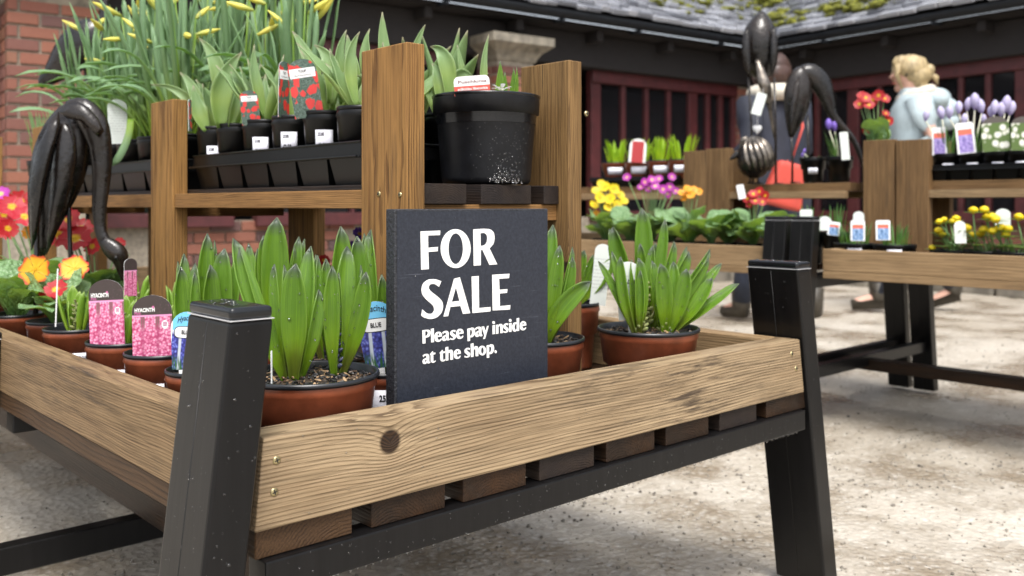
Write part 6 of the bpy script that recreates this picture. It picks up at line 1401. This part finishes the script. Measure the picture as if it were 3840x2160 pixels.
    for a, b_, c_ in (('hl', 'kl', 'al'), ('hr', 'kr', 'ar')):
        link('trouser_leg', MB().tube([J[a], J[a]*.5 + J[b_]*.5, J[b_], J[b_]*.5 + J[c_]*.5, J[c_] + UP*.03], [.115, .095, .075, .066, .06], 12).mesh('trouser_leg', MATS['jeans'], True), T)
        tt_ = J['tl' if c_ == 'al' else 'tr']; link('boot', MB().tube([J[c_] + UP*.10, J[c_] + UP*.0, J[c_] - F*.02 - UP*.03, tt_], [.062, .058, .05, .036], 10).mesh('boot', MATS['boot'], True), T)
    return T, P, F, Sd, ct
Xg = lambda xv, d: V(((CAM + ray(xv, 500)*d).x, (CAM + ray(xv, 500)*d).y, 0))
TW, P, F, Sd, ct = person('woman in a pale blue hooded coat with fair hair pinned up', Xg(2300, 6.25), -RT + FW*.25, 'pale_coat', 'blond_hair', .24, 1.70, True)
hbm = MB()
for (f, s, z, r_) in ((-.13, 0, 1.40, .10), (-.17, 0, 1.33, .11), (-.12, .09, 1.38, .08), (-.12, -.09, 1.38, .08), (-.20, .0, 1.25, .08)): hbm.ball(P(f, s, z), (r_, r_, r_*.75), None, 14, 10)
link('hood', hbm.mesh('hood', MATS['pale_coat'], True), ct)
q_ = [P(-.01 + .095*math.cos(k*math.pi/8), .11*math.sin(k*math.pi/8), 1.43 - .03*math.cos(k*math.pi/8)) for k in range(17)]; link('fur_collar', MB().tube(q_, .036, 10).mesh('fur_collar', MATS['cream_fur'], True), ct)
hp_ = [P(.035 + .105*math.cos(k*.35 + .6)*.9, 0 + .10*math.sin(k*.35 - 1.57)*1.0, 1.62 + .05*math.cos(k*.35 - 1.57)) for k in range(9)]
link('hair_band', MB().tube([P(.06, .085, 1.55), P(.055, .075, 1.62), P(.05, .0, 1.675), P(.055, -.075, 1.62), P(.06, -.085, 1.55)], .009, 8).mesh('hair_band', MATS['navy_coat'], True), TW)
TP, P, F, Sd, ct = person('person in a dark navy coat with cream hood carrying a red bag', Xg(1950, 5.6), -RT*.4 + FW*1.0, 'navy_coat', 'brown_hair', .2, 1.60, False)
q_ = [P(-.02 + .13*math.cos(k*math.pi/8), .14*math.sin(k*math.pi/8), 1.44) for k in range(17)]; link('hood_lining', MB().tube(q_, .05, 10).mesh('hood_lining', MATS['cream_fur'], True), ct)
bgp = Xg(1975, 5.3); bg_ = thing('shoulder_bag', 'bright red shoulder bag hanging at the navy coat', 'bag', bgp + UP*.75)
bgm = bevel(MB().add([V((x_*(1 - .35*(z_ > 0)), y_, z_)) for z_ in (-.13, .13) for x_, y_ in ((-.12, -.05), (.12, -.05), (.12, .05), (-.12, .05))], [(3,2,1,0),(4,5,6,7),(0,1,5,4),(1,2,6,5),(2,3,7,6),(3,0,4,7)]).mesh('bag_body', MATS['red_bag']), .03, 3); link('bag_body', bgm, bg_, Matrix.Translation(bgp + UP*.82) @ Matrix.Rotation(-YAW, 4, 'Z') @ Matrix.Rotation(.25, 4, 'Y'))
link('strap', MB().tube([bgp + UP*.93 + RT*.03, bgp + UP*1.15 + RT*.10, bgp + UP*1.38 + RT*.14 + FW*.25, bgp + UP*1.15 + FW*.5 + RT*.1, bgp + UP*.93 + RT*.05 + FW*.1], .010, 8, True, .4).mesh('strap', MATS['red_bag'], True), bg_)
